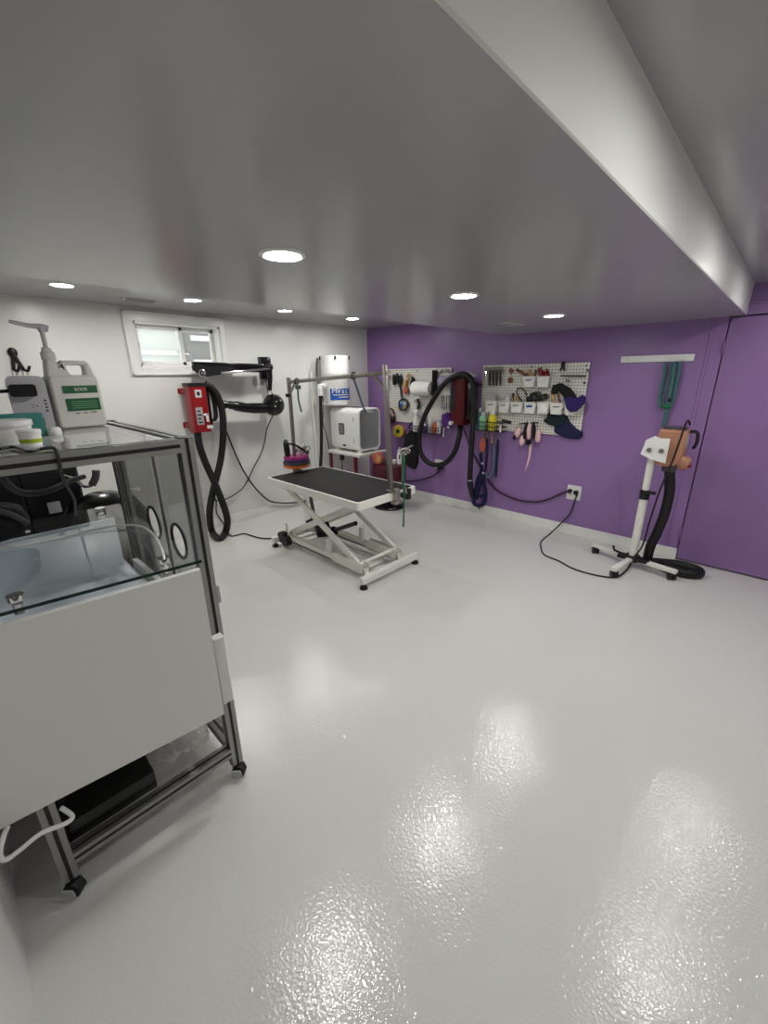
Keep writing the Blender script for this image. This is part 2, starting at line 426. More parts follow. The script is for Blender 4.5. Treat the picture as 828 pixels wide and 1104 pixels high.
# ==================================================== RACK, FRONT LEFT
RX0, RX1, RY0, RY1, RZ = 2.12, 2.972, -4.258, -3.652, 1.39
def tslot(p0, p1, s=.042, up=(0, 0, 1)):
    """slotted aluminium profile"""
    p0, p1 = Vector(p0), Vector(p1); d = (p1-p0).normalized(); a = Vector(up)
    if abs(d.dot(a)) > .9: a = Vector((1, 0, 0))
    ux = a.cross(d).normalized(); uy = d.cross(ux); h = s/2; g = .0055; q = .009
    pl = []
    for k in range(4):
        c, sn = math.cos(k*PI/2), math.sin(k*PI/2)
        for x, y in ((h, -h), (h, -g), (h-q, -g), (h-q, g), (h, g)): pl.append((x*c-y*sn, x*sn+y*c))
    return MB().prism(pl, p0, ux, uy, (p1-p0).length)
rk = thing('equipment_rack', 'aluminium profile rack on casters with clear sliding end doors at the front left', 'rack', ((RX0+RX1)/2, (RY0+RY1)/2, 0))
hh = .021
posts = [(RX1-hh, RY1-hh), (RX1-hh, RY0+hh), (RX0+hh, RY1-hh), (RX0+hh, RY0+hh)]
def profile(name, p0, p1):
    o = part(name, tslot(p0, p1), M_alu, rk); p0, p1 = Vector(p0), Vector(p1); a = MB(); d = p1-p0
    for w_, h_ in ((.0096, .033), (.033, .0096)):
        c = (p0+p1)/2; e = d*.998
        sz = (abs(e.x) or w_, abs(e.y) or (h_ if abs(d.x) or abs(d.z) else w_), abs(e.z) or h_)
        if abs(d.z) > 0: sz = (w_, h_, abs(e.z))
        elif abs(d.y) > 0: sz = (w_, abs(e.y), h_)
        else: sz = (abs(e.x), w_, h_)
        a.box(c, sz)
    part('slot_core', a, M_black, o); return o
for x, y in posts: profile('post', (x, y, .064), (x, y, RZ))
for x in (RX0+hh, RX1-hh):
    for z in (RZ-hh, .135): profile('rail', (x, RY0+2*hh, z), (x, RY1-2*hh, z))
for y in (RY0+hh, RY1-hh):
    for z in (RZ-hh, .135): profile('rail', (RX0+2*hh, y, z), (RX1-2*hh, y, z))
part('top_panel', MB().bb((RX0+.03, RY0+.03, RZ-.020), (RX1-.03, RY1-.055, RZ-.004), bev=.002, seg=1), M_topacr, rk)
for x, y in posts: part('end_cap', MB().bb((x-hh, y-hh, RZ), (x+hh, y+hh, RZ+.003), bev=.001, seg=1), M_dgrey, rk)
for x, y in posts:
    c = MB(); c.bb((x-.018, y-.02, .05), (x+.018, y+.02, .064), bev=.003, seg=1)
    ox = .016; c.cone((x+ox-.010, y+.012, .027), (x+ox+.010, y-.010, .027), .027, n=20)
    co = part('caster', c, M_rubber, rk)
    k = MB(); k.prism([(-.02, .026), (.018, .026), (.022, 0), (.0, -.019), (-.013, .0)], (x+ox-.014, y+.016, .027), (.7, .7, 0), (0, 0, 1), .005)
    k.prism([(-.02, .026), (.018, .026), (.022, 0), (.0, -.019), (-.013, .0)], (x+ox+.018, y-.018, .027), (.7, .7, 0), (0, 0, 1), .005)
    part('caster_fork', k, M_grey, co)
# sliding doors on the far end
for i, (x0, x1, y, hx, hz) in enumerate(((RX0+.04, 2.64, RY1-.030, 2.53, 1.01), (2.61, RX1-.04, RY1-.016, 2.738, .983))):
    hole = [(hx+.062*math.cos(2*PI*k/28), hz+.062*math.sin(2*PI*k/28)) for k in range(28)]
    d_ = part('sliding_door', MB().prism([(x0, .16), (x1, .16), (x1, RZ-.04), (x0, RZ-.04)], (0, y, 0), (1, 0, 0), (0, 0, 1), .004, [hole[::-1]]), M_plexi, rk)
    g = MB(); g.tube([(hx+.067*math.cos(2*PI*k/24), y-.002, hz+.067*math.sin(2*PI*k/24)) for k in range(24)], .006, 8, 0, True)
    part('finger_pull', g, M_black, d_)
    part('edge_seal', MB().bb((x0, y-.006, .16), (x0+.006, y+.003, RZ-.04)), M_dgrey, d_)
part('latch', MB().bb((RX1-.028, RY1, .80), (RX1-.002, RY1+.013, .87), bev=.003, seg=1), M_grey, rk)
# white block on the post
part('cable_block', MB().bb((RX1+.001, -3.706, .405), (RX1+.034, -3.664, .69), bev=.003, seg=1), M_panelw, rk)
bs = part('base_panel', MB().bb((RX0+.04, RY0+.04, .150), (2.62, RY1-.045, .157)), M_dgrey, rk)

# white cabinet with a glass counter held in the rack
FA, FB = Vector((3.047, -3.722, 0)), Vector((2.983, -4.362, 0))
ud = (FB-FA).normalized(); nd = Vector((ud.y, -ud.x, 0)); nd = nd if nd.x > 0 else -nd
cab = thing('counter_cabinet', 'white cabinet with a clear glass top on chrome standoffs, set in the metal rack', 'cabinet', (2.6, -4.0, .42))
L_ = (FB-FA).length
uxp = ud; 
part('front_panel', MB().prism([(0, .405), (L_, .405), (L_, .985), (0, .985)], FA-nd*.020, ud, (0, 0, 1), .020 if ud.cross(Vector((0, 0, 1))).dot(nd) > 0 else -.020), M_panelw, cab)
part('back_panel', MB().bb((2.20, -4.25, .70), (2.218, -3.752, .975), bev=.002, seg=1), M_bluew, cab)
part('inner_floor', MB().bb((2.218, -4.25, .785), (2.90, -3.765, .80), bev=.002, seg=1), M_bluew, cab)
part('side_panel', MB().bb((2.40, -3.760, .785), (2.93, -3.738, .835), bev=.002, seg=1), M_panelw, cab)
part('under_box', MB().bb((2.30, -4.25, .40), (2.955, -3.80, .782), bev=.004, seg=1), M_panelw, cab)
gz = 1.012
gp = [(FA.x+.012, FA.y+.004), (2.16, -3.712), (2.16, -4.23), (FB.x-.005, FB.y)]
gl = part('glass_top', MB().prism(gp, (0, 0, gz), (1, 0, 0), (0, 1, 0), .010), M_glass, cab)
e = MB(); e.prism([gp[0], (gp[0][0]-.002, gp[0][1]), (gp[3][0]-.002, gp[3][1]), gp[3]], (0, 0, gz+.0005), (1, 0, 0), (0, 1, 0), .009)
part('glass_edge', e, M_glassedge, gl)
for p in (wz(178, 613, 1.0), wz(20, 655, 1.0), wz(95, 556, 1.0)):
    if p.x < 2.5: p = Vector((2.232, -3.80, 0))
    s = MB(); s.lathe([(.013, .975), (.013, gz), (.020, gz), (.020, gz-.006)], (p.x, p.y, 0), n=18) if 0 else None
    s.cone((p.x, p.y, .985), (p.x, p.y, gz), .012, n=18); s.cone((p.x, p.y, gz+.010), (p.x, p.y, gz+.026), .019, n=22)
    part('standoff', s, M_chrome, cab)
# clear film bag under the cabinet
bag = MB()
for k, (yy, zz) in enumerate(((-3.78, .17), (-3.84, .172), (-3.90, .172))):
    bag.lump((2.83-.01*k, yy, zz+.025), (.07, .055, .022), .5, 2.2, 3, seed=k)
single('plastic_film', bag, glassy('clear_film', (.85, .85, .84), .1, .25), 'crumpled clear plastic film on the rack base under the white front panel', 'plastic film', (2.81, -3.84, .157))
single('black_tray', MB().bb((2.66, -4.22, .158), (2.93, -3.95, .235), bev=.006), M_blackg, 'flat black box on the rack base below the white front panel', 'box', (2.80, -4.09, .158))

# on the glass: black bag
p = wz(12, 585, gz+.01)
bg = thing('black_bag', 'black soft bag with dark straps resting on the glass counter at the left edge', 'bag', (2.42, -4.13, gz+.0105))
b_ = MB(); b_.lump((2.40, -4.15, gz+.094), (.10, .10, .072), .18, 2.0, 4, seed=3); part('bag_body', b_, M_cloth, bg)
part('logo_patch', MB().box(wx(30, 573, 2.50), (.004, .012, .008)), M_white, bg)
st = MB(); st.tube([(2.47, -4.22, gz+.13), (2.50, -4.15, gz+.155), (2.49, -4.10, gz+.13), (2.47, -4.06, gz+.08)], .010, 8, 5); part('strap', st, M_dgrey, bg)

# jug with pump on the rack top
ZT = RZ-.004
jl, jr = Vector((2.30, -3.905, ZT)), Vector((2.30, -3.905, ZT))
jl = Vector((2.315, -3.878, ZT)); jr = Vector((2.30, -3.714, ZT))
ju = (jr-jl); jw = ju.length; ju.normalize(); jn = Vector((ju.y, -ju.x, 0)); jn = jn if jn.dot(CAM-jl) > 0 else -jn
jug = thing('pump_jug', 'translucent white plastic jug with long pump and green labels on the rack top', 'jug', (jl+jr)/2-jn*jw*.3)
k = jw/.19
out = [(.004, .010), (.014, .002), (.176, .002), (.186, .010), (.188, .02), (.186, .20), (.182, .222), (.006, .222), (.002, .20), (.002, .02)]
hnd = [(.008, .205), (.180, .205), (.182, .222), (.168, .275), (.155, .287), (.070, .287), (.062, .280), (.052, .268), (.048, .290), (.012, .290), (.008, .262), (.003, .225)]
hole = [(.088, .226), (.148, .226), (.148, .268), (.076, .268)]
sc = lambda P: [(a*k, b_*k) for a, b_ in P]
jd = .12*k; sgn = 1 if ju.cross(Vector((0, 0, 1))).dot(-jn) > 0 else -1
jb = MB().prism(sc(out), jl, ju, (0, 0, 1), jd*sgn)
jb_ = part('jug_body', jb, M_jug, jug)
bv = jb_.modifiers.new('bevel', 'BEVEL'); bv.width = .009*k; bv.segments = 3; bv.limit_method = 'ANGLE'; bv.angle_limit = .9
up = Vector((0, 0, 1))
jh = part('handle', MB().prism(sc(hnd), jl-jn*jd*.12, ju, (0, 0, 1), jd*.5*sgn, [sc(hole[::-1])]), M_jug, jug)
bv = jh.modifiers.new('bevel', 'BEVEL'); bv.width = .009*k; bv.segments = 3; bv.limit_method = 'ANGLE'; bv.angle_limit = .9
F0 = jl+jn*.0008
def lab(x0, x1, z0, z1, m, name):
    o = part(name, MB().prism(sc([(x0, z0), (x1, z0), (x1, z1), (x0, z1)]), F0, ju, up, -.0012*sgn), m, jug); return o
l1 = lab(.040, .172, .150, .182, M_green, 'label'); l2 = lab(.042, .172, .075, .128, M_green, 'label')
text('lettering', 'SOOS', .019*k, F0+ju*.108*k+up*.166*k+jn*.0012, ju, up, M_white, l1)
ln = MB()
for q in range(4): ln.prism(sc([(.062, .086+.009*q), (.160, .086+.009*q), (.160, .0885+.009*q), (.062, .0885+.009*q)]), F0+jn*.0012, ju, up, -.0006*sgn)
part('fine_print', ln, mat('label_pale_green', (120, 165, 130), .5, var=0), l2)
ln = MB()
for x0, x1, z in ((.07, .085, .062), (.10, .115, .062), (.13, .152, .064)): ln.prism(sc([(x0, z), (x1, z), (x1, z+.004), (x0, z+.004)]), F0, ju, up, -.0008*sgn)
part('fine_print', ln, M_dgrey, jug)
nk = jl+ju*.031*k-jn*jd*.38
cpm = MB(); cpm.lathe([(.026*k, 0), (.026*k, .03*k), (.020*k, .034*k), (.016*k, .05*k)], nk+up*.288*k, n=20); part('pump_collar', cpm, M_jug, jug)
pm = MB(); pm.cone(nk+up*.33*k, nk+up*.415*k, .0085*k, n=12)
pd = -ju
pm.tube([nk+ju*.022*k+up*.412*k, nk+up*.420*k, nk+pd*.04*k+up*.420*k, nk+pd*.10*k+up*.432*k], [.014*k, .012*k, .009*k, .007*k], 10)
pm.cone(nk+up*.40*k, nk+up*.42*k, .013*k, n=12)
part('pump_head', pm, M_lgrey, jug)

# outlet tower with two black plugs
tb = Vector((2.31, -3.945, ZT))
tw = thing('outlet_tower', 'pale grey power outlet block with black plugs on the rack top beside the jug', 'power outlet block', tb)
un = Matrix.Rotation(math.radians(-6), 3, 'Z') @ Vector((1, 0, 0)); ut = up.cross(un)
w_, h_ = .110, .195
part('housing', MB().prism(rrect(w_, h_, .022, cy=h_/2), tb-un*.06, ut, up, .06), M_lgrey, tw)
for z in (.145, .035):
    a = MB(); a.prism(rrect(.075, .042, .010), tb+up*z-ut*.012, ut, up, .028); 
    if z > .1: a.tube([tb+up*z-ut*.045+un*.014, tb+up*(z-.002)-ut*.10+un*.014, tb+up*(z-.01)-ut*.2+un*.014], .006, 8)
    part('plug', a, M_black, tw)
s = MB()
for dx, dz, ww, hl in ((.004, .094, .006, .0025), (.004, .086, .006, .0025), (.016, .090, .004, .005)): s.prism(rrect(ww, hl, .001), tb+up*dz+ut*dx, ut, up, .0008)
part('socket', s, M_inkb, tw)
s = MB()
for q in range(4): s.prism(rrect(.007, .006, .001), tb+up*(.108-.012*q)+ut*.042, ut, up, .0008)
part('usb_port', s, M_inkb, tw)

# black hook with white cords on the wall
hp = wx(14, 381, .008)
hk = thing('wall_hook', 'small black hook with two white cords on the white wall left of the jug', 'hook', hp)
a = MB()
p0, p1, p2 = wx(13.5, 380, .012), wx(15, 399, .012), wx(26, 399, .012)
a.ell(p0, (.012, .03, .035)); a.tube([p0, p1], .012, 8); a.tube([p0, p2], .012, 8)
for q in (p1, p2): a.tube([q, q+Vector((.02, .02, -.005)), q+Vector((.03, .035, .03))], .010, 8, 4)
part('hook', a, M_black, hk)
a = MB()
for q, dx in ((p1, -3), (p2, -1)):
    e_ = wx((15 if q is p1 else 26)+dx*1.0, 430, .012); a.tube([q, (q+e_)/2+Vector((0, .01, 0)), e_], .008, 8, 4)
part('cord', a, M_white, hk)

# tubs, teal carton, cap
def tub(name, c, r, h, label, band):
    o = thing(name, label, 'tub', c, 'white tubs with green labels')
    part('body', MB().lathe([(r*.90, 0), (r*.92, .003), (r, h*.72), (r, h*.74)], c, n=32), M_white, o)
    part('lid', MB().lathe([(r*1.05, h*.74), (r*1.07, h*.77), (r*1.07, h*.97), (r*1.0, h), (0, h)], c, n=32), M_white, o)
    part('label_band', MB().lathe([(r*.945, h*band[0]), (r*.96, h*band[0]), (r*.985, h*band[1]), (r*.97, h*band[1])], c, n=32), M_lime, o)
    return o
tub('cream_tub', Vector((2.62, -4.062, ZT)), .068, .068, 'wide white tub with lid and green band at the front left of the rack top', (.40, .60))
tub('cream_tub', Vector((2.735, -4.017, ZT)), .027, .046, 'small white tub with green band standing in front of the wide tub', (.2, .45))
tc = Vector((2.475, -4.03, ZT))
single('carton', MB().box(tc+Vector((0, 0, .038)), (.05, .17, .076), Matrix.Rotation(.05, 3, 'Z'), .002, 1), M_teal, 'teal cardboard carton behind the white tubs on the rack top', 'carton', tc)
cc = wz(60, 469, ZT)
single('white_cap', MB().lathe([(.018, 0), (.02, .004), (.019, .02), (.014, .026), (0, .027)], cc, n=18), M_white, 'tiny white cap on the rack top between the carton and the jug', 'jar', cc)  # small loose bottle cap
# black cable over the front of the rack top
c0 = Vector((2.94, -4.23, ZT+.008))
pts = [wz(0, 484, ZT+.006), wz(15, 482, ZT+.006), wz(30, 487, ZT+.006), wz(45, 484, ZT+.008), Vector(wx(57, 483, 2.95)), wx(62, 490, 2.984), wx(65, 505, 2.982), wx(70, 520, 2.92), wx(80, 538, 2.75), wx(81, 548, 2.5), wz(81.5, 556, gz+.015)]
single('black_cable', MB().tube(pts, .0042, 8, 6), M_black, 'thin black cable lying on the rack top and hanging over its front rail', 'cable', pts[-1])
pts = [wx(0, 512, 2.86), wx(14, 527, 2.80), wx(32, 532, 2.75), wx(55, 528, 2.7), wx(75, 519, 2.6), wx(90, 514, 2.5)]
single('black_hose', MB().tube(pts, .009, 10, 6), M_black, 'thicker black hose sagging below the rack top above the glass counter', 'hose', pts[2])
# white cables
pts = [wz(0, 591, gz+.014), wz(30, 587, gz+.014), wz(80, 576, gz+.014), wz(125, 567, gz+.02), wz(150, 567, gz+.03), wx(165, 576, 2.93), wx(174, 592, 2.97), wx(178, 608, 3.0), Vector(wx(179, 618, 3.012))]
single('white_cable', MB().tube(pts, .0042, 8, 6), M_white, 'white cable arching across the glass counter to the front standoff', 'cable', pts[0])
pts = [wx(66, 871, 2.99), wx(78, 880, 3.03), wx(70, 888, 3.04), wx(45, 898, 3.04), wx(22, 916, 3.04), wx(6, 927, 3.04), wx(0, 921, 3.04), wx(3, 905, 3.03), wx(8, 892, 3.0)]
single('power_cable', MB().tube(pts, .0065, 10, 8), M_white, 'white cord looping down under the white front panel by the lower left caster', 'cord', pts[4])

# things behind the rack, seen through it
bx = thing('black_cabinet', 'tall black equipment cabinet standing behind the metal rack', 'cabinet', (1.35, -3.95, 0))
ybr = wx(95, 520, 1.6).y
part('carcass', MB().bb((1.10, -4.34, .02), (1.58, ybr-.03, 1.27), bev=.01), M_blackg, bx)
for y0, y1 in ((-4.33, -3.995), (-3.985, ybr-.04)):
    part('door', MB().bb((1.58, y0, .05), (1.60, y1, 1.25), bev=.004, seg=1), M_black, bx)
part('label', MB().prism(rrect(.055, .06, .003), wx(59, 547, 1.601), (0, 1, 0), up, .001), M_lgrey, bx)
hd = MB(); q = [wx(70, 512, 1.62), wx(80, 516, 1.66), wx(90, 524, 1.68), wx(99, 523, 1.68), wx(103, 515, 1.68), wx(103.5, 507, 1.68)]
hd.tube(q, .009, 8, 5); part('hook', hd, M_chrome, bx)
hd = MB().tube([q[-3], q[-2], q[-1]], .018, 10, 3); part('hook_grip', hd, M_dgrey, bx)
dm = wx(112, 545, 1.86); DT = wx(112, 530, 1.86).z
o = thing('black_drum', 'round black drum behind the metal rack next to the tall black cabinet', 'drum', (1.86, dm.y, 0))
part('shell', MB().lathe([(.17, 0), (.18, .02), (.19, DT-.2), (.18, DT-.11), (.14, DT-.04), (.06, DT-.005), (0, DT)], (1.86, dm.y, 0), n=32), M_blackg, o)
# ==================================================== WHITE WALL EQUIPMENT
# red wall dryer
X = .27
ya, yb = wx(208, 440, X).y, wx(226, 440, X).y; zt_, zb_ = wx(214, 416.5, X).z, wx(219, 466, X).z
yc = (ya+yb)/2
rd = thing('wall_dryer', 'red wall dryer under the black swing arm with black hose looping to the floor', 'dryer', (0, yc, zb_))
w_ = yb-ya
part('housing', MB().prism(rrect(.19, w_, .035, cx=X-.095, cy=yc), (0, 0, zb_), (1, 0, 0), (0, 1, 0), zt_-zb_), M_red, rd)
a = MB(); a.prism(rrect(.20, w_+.01, .038, cx=X-.095, cy=yc), (0, 0, zt_), (1, 0, 0), (0, 1, 0), .03); part('top_cap', a, M_black, rd)
a = MB()
for z in (zt_-.045, zb_+.055): a.bb((.0, ya+.0, z-.018), (X-.12, ya+.03, z+.018), bev=.003, seg=1); a.bb((0, ya-.012, z-.026), (.008, ya+.05, z+.026), bev=.002, seg=1)
part('bracket', a, M_red, rd)
a = MB(); a.prism(rrect(.06, .07, .004), (X+.0005, yc-.01, zt_-.065), (0, 1, 0), (0, 0, 1), .001); part('badge', a, M_lgrey, rd)
a2 = MB(); a2.prism(rrect(.028, .032, .003), (X+.0018, yc-.01, zt_-.065), (0, 1, 0), (0, 0, 1), .001); part('badge_mark', a2, M_black, rd)
pl_ = part('spec_label', MB().prism(rrect(.065, .16, .004), (X+.0005, yc-.025, zt_-.27), (0, 1, 0), (0, 0, 1), .001), M_grey, rd)
a = MB()
for q in range(4): a.bb((X+.0015, yc-.045, zt_-.335+.035*q), (X+.0022, yc-.005-.01*(q % 2), zt_-.322+.035*q))
part('printed_block', a, M_black, pl_)
a = MB(); a.bb((X, yc+.03, zt_-.33), (X+.012, yc+.055, zt_-.25), bev=.004, seg=1); a.bb((X, yc+.01, zt_-.27), (X+.012, yc+.055, zt_-.25), bev=.004, seg=1); part('switch', a, M_white, rd)
part('sticker', MB().bb((X, yc+.03, zb_+.03), (X+.001, yc+.085, zb_+.06)), M_white, rd)
a = MB()
for k in range(5):
    y = yb+.02+.012*k
    a.tube([(X-.06-.012*k, y, zt_+.02), (X-.05-.01*k, y+.035, zt_-.10), (X-.05-.01*k, y+.04, zt_-.28), (X-.07-.01*k, y+.02, zb_+.09)], .008, 8, 5)
part('coiled_cord', a, M_black, rd)
part('motor_back', MB().bb((.05, yb-.02, zb_+.05), (X-.06, yb+.045, zt_-.02), bev=.015), M_blackg, rd)
hx = .22
pts = [wx(x, y, hx) for x, y in ((213, 466), (215, 480), (222, 500), (231, 520), (240, 542), (245, 560), (243, 574), (235, 581), (228, 574), (226, 555), (228, 537), (233, 516), (238, 495), (240.5, 470), (240, 447), (235, 428), (228, 418), (221, 414.5))]
for q, xx in ((1, .23), (2, .25), (3, .28), (4, .32), (5, .36), (9, .27), (10, .24), (11, .22), (12, .20)):
    pts[q] = wx(*((215, 480), (222, 500), (231, 520), (240, 542), (245, 560), 0, 0, 0, (226, 555), (228, 537), (233, 516), (238, 495))[q-1], xx)
for q, uv in ((6, (243, 574)), (7, (236, 580)), (8, (228.5, 573))): pts[q] = wz(*uv, .036)
part('hose', MB().tube(pts, .034, 12, 5), M_rubber, rd)
cpts = [wx(x, y, .03) for x, y in ((241, 458), (246, 470), (254, 490), (264, 510), (276, 527), (289, 539), (300, 542), (318, 542), (330, 540))]
part('power_cord', MB().tube(cpts, .0085, 8, 5), M_black, rd)
# black swing arm with a dryer head
AX = .16
A = lambda x, y, d=AX: wx(x, y, d)
sw = thing('swing_arm_dryer', 'black folded swing arm on white wall carrying a black dryer nozzle', 'dryer arm', A(284, 397, 0))
a = MB(); a.bb(A(282.3, 409, 0)+Vector((0, -.03, 0)), A(284, 385, 0)+Vector((.07, .045, 0)), bev=.008); part('wall_bracket', a, M_blackg, sw)
a = MB(); a.beam(A(207.5, 395), A(284, 397), .055, .085, bev=.01); part('upper_arm', a, M_blackg, sw)
a = MB(); a.prism([(0, .03), (.42, .03), (.42, -.02), (.14, -.06), (.07, -.05), (.03, -.02)], A(206.5, 399, AX+.03), (0, 1, 0), (0, 0, 1), .02); part('arm_plate', a, M_black, sw)
c = A(218, 402.5, AX+.051); a = MB(); a.ring(c, (1, 0, 0), .030, .006); a.cone(c, c+Vector((.008, 0, 0)), .014); part('pivot_bolt', a, M_chrome, sw)
a = MB(); a.tube([A(238, 402, AX+.05), A(291, 397.5, AX+.05)], .011, 10); part('gas_rod', a, M_chrome, sw)
a = MB(); a.ell(A(290.5, 396, AX+.03), .04); a.tube([A(290, 393, AX+.02), A(291, 408, AX+.02), A(291, 421, AX+.02)], [.032, .028, .02], 12); part('drop_link', a, M_blackg, sw)
a = MB(); a.tube([A(291, 420), A(287.5, 427), A(295, 427)], .009, 8, 0, True); part('yoke', a, M_chrome, sw)
hc = A(295, 436.5)
a = MB(); a.lathe([(0, -.10), (.085, -.095), (.112, -.055), (.118, 0), (.104, .055), (.07, .095), (0, .105)], hc, (.75, -.5, .1), 24); a.bb(hc+Vector((-.05, -.02, .03)), hc+Vector((.03, .045, .10)), bev=.02)
hd = part('blower_head', a, M_blackg, sw)
a = MB()
for dy, dz in ((-.02, .04), (.03, .05), (-.04, -.01), (.01, .0), (.05, -.015), (.0, -.05)): a.cone(hc+Vector((.09, dy, dz)), hc+Vector((.102, dy, dz)), .007, n=10)
part('button', a, M_lgrey, hd)
pts = [A(286, 440), A(268, 440), A(258, 438.5), A(250, 437), A(241, 436)]
a = MB(); a.tube(pts, [.055, .05, .05, .042, .032], 14, 4); a.cone(A(243.5, 436.3), A(239.5, 435.6), .040, .036); part('nozzle', a, M_blackg, sw)
a = MB(); a.tube([A(286, 408, .03), A(288, 418, .06), A(289, 428, .1)], .006, 8, 4); part('link_cable', a, M_black, sw)
cp_ = [A(x, y, .025) for x, y in ((289, 446), (288, 462), (285, 478), (281, 490), (274, 503), (268, 516), (262, 526), (250, 535), (238, 539.5), (226, 539))]
cp_[0].x = .14; part('power_cord', MB().tube(cp_, .006, 8, 5), M_black, sw)
# cord running to the grooming table foot
pts = [wx(229, 531, .02), wx(233, 540, .02), wx(233.5, 553, .03), wx(240, 563, .04), wz(248, 577, .008), wz(255, 577, .008), wz(264, 575.5, .008), wz(280, 580, .008), wz(293, 580.5, .012)]
single('table_cord', MB().tube(pts, .007, 8, 6), M_black, 'thin dark cord on the floor from the white wall to the grooming table foot', 'cord', pts[4])
# central vacuum
vy, vx, vr = -.735, .185, .172
vz0, vz1 = 1.225, 1.80
vc = thing('central_vacuum', 'white cylindrical central vacuum with blue MVac label on the white wall by the corner', 'vacuum', (0, vy, vz0))
a = MB(); a.lathe([(vr*.92, vz0), (vr, vz0+.015), (vr, 1.585), (vr*1.012, 1.59), (vr*1.012, 1.60), (vr, 1.605), (vr, vz1-.015), (vr*.95, vz1), (0, vz1+.004)], (vx, vy, 0), n=40); part('canister', a, M_white, vc)
part('mount', MB().bb((0, vy-.05, vz0+.1), (vx-vr+.02, vy+.05, vz1-.1)), M_grey, vc)
vd = Vector((CAM.x-vx, CAM.y-vy, 0)).normalized()
def von(ang, z, dr=0):
    d = Matrix.Rotation(ang, 3, 'Z') @ vd; return Vector((vx, vy, z))+d*(vr+dr), d
for an in (-1.45, .05, 1.35):
    p, d = von(an, 1.775); a = MB(); a.box(p+d*.006, (.02, .022, .04), Matrix((d, Vector((0, 0, 1)).cross(d), Vector((0, 0, 1)))).transposed(), .004); part('clip', a, M_black, vc)
a = MB(); nseg = 14; a0, a1, lz0, lz1 = -.42, 1.25, 1.29, 1.425
for i in range(nseg):
    q0, q1 = a0+(a1-a0)*i/nseg, a0+(a1-a0)*(i+1)/nseg
    v = [a.bm.verts.new(von(q, z, .0012)[0]) for q, z in ((q0, lz0), (q1, lz0), (q1, lz1), (q0, lz1))]; a.bm.faces.new(v)
lb_ = part('label', a, M_vacblue, vc)
# lettering wrapped on the drum
for i, ch in enumerate('MVac'):
    p, d = von(-.10+.30*i, 1.395, .003); text('lettering', ch, .085, p, up.cross(d), up, M_white, lb_)
a = MB()
for z, q0, q1 in ((1.345, -.2, 1.1), (1.318, .2, 1.1)):
    for i in range(10):
        s0, s1 = q0+(q1-q0)*i/10, q0+(q1-q0)*(i+1)/10
        a.bm.faces.new([a.bm.verts.new(von(q, zz, .0022)[0]) for q, zz in ((s0, z), (s1, z), (s1, z+.012), (s0, z+.012))])
part('text_line', a, M_lgrey, lb_)
p = wx(345, 417, .26)
a = MB(); a.tube([p+Vector((-.08, .12, 0)), p+Vector((-.01, .02, .0)), p, p+Vector((0, 0, -.10))], .030, 14, 3); a.cone(p+Vector((-.04, .07, 0)), p+Vector((-.03, .055, 0)), .04); part('inlet_elbow', a, M_white, vc)
hp_ = [p+Vector((0, 0, -.09)), wx(346, 445, .26), wx(346.5, 475, .26), wx(345.5, 505, .26), wx(343, 530, .28), Vector((.36, -1.35, .25)), wz(338, 556, .06), wz(331, 563, .03)]
part('hose', MB().tube(hp_, .020, 10, 5), M_rubber, vc)
part('side_pipe', MB().tube([wx(342, 386, .10), wx(341.5, 398, .10), wx(342, 409, .12), wx(344, 414, .18)], .011, 8, 4), M_dgrey, vc)
part('power_cord', MB().tube([wx(347.5, 424, .2), wx(349, 440, .08), wx(348, 455, .05), wx(352, 470, .05), wx(355, 485, .03), wx(356, 505, .02)], .006, 8, 4), M_dgrey, vc)
a = MB(); y_ = wx(337, 450).y
a.tube([(.02, y_, 1.62), (.02, y_, 1.2), (.02, y_+.01, .75), (.02, y_, .12)], .018, 10, 4); single('conduit', a, M_wallw, 'white conduit pipe running down the white wall left of the central vacuum', 'pipe', (.02, y_, .12))

# ==================================================== GROOMING TABLE
TX0, TX1, TY0, TY1, TZ = .985, 2.212, -2.275, -1.615, .70
tb_ = thing('grooming_table', 'white electric scissor-lift grooming table with black rubber top in the middle of the room', 'table', (1.6, -1.94, 0))
cx_, cy_ = (TX0+TX1)/2, (TY0+TY1)/2
part('tabletop_frame', MB().prism(rrect(TX1-TX0, TY1-TY0, .03, cx=cx_, cy=cy_), (0, 0, TZ-.058), (1, 0, 0), (0, 1, 0), .056), M_wmetal, tb_)
part('top_mat', MB().prism(rrect(TX1-TX0-.055, TY1-TY0-.055, .02, cx=cx_, cy=cy_), (0, 0, TZ-.003), (1, 0, 0), (0, 1, 0), .005), M_mat, tb_)
for x in (.965, 2.205): part('crossbar', MB().bb((x-.025, -2.26, .045), (x+.025, -1.59, .098), bev=.004, seg=1), M_wmetal, tb_)
for x, y in ((.965, -2.235), (.965, -1.615), (2.205, -2.235), (2.205, -1.615)):
    part('foot', MB().lathe([(.03, 0), (.033, .006), (.03, .018), (.012, .024), (.010, .046)], (x, y, 0), n=18), M_rubber, tb_)
YN, YF = -2.13, -1.735
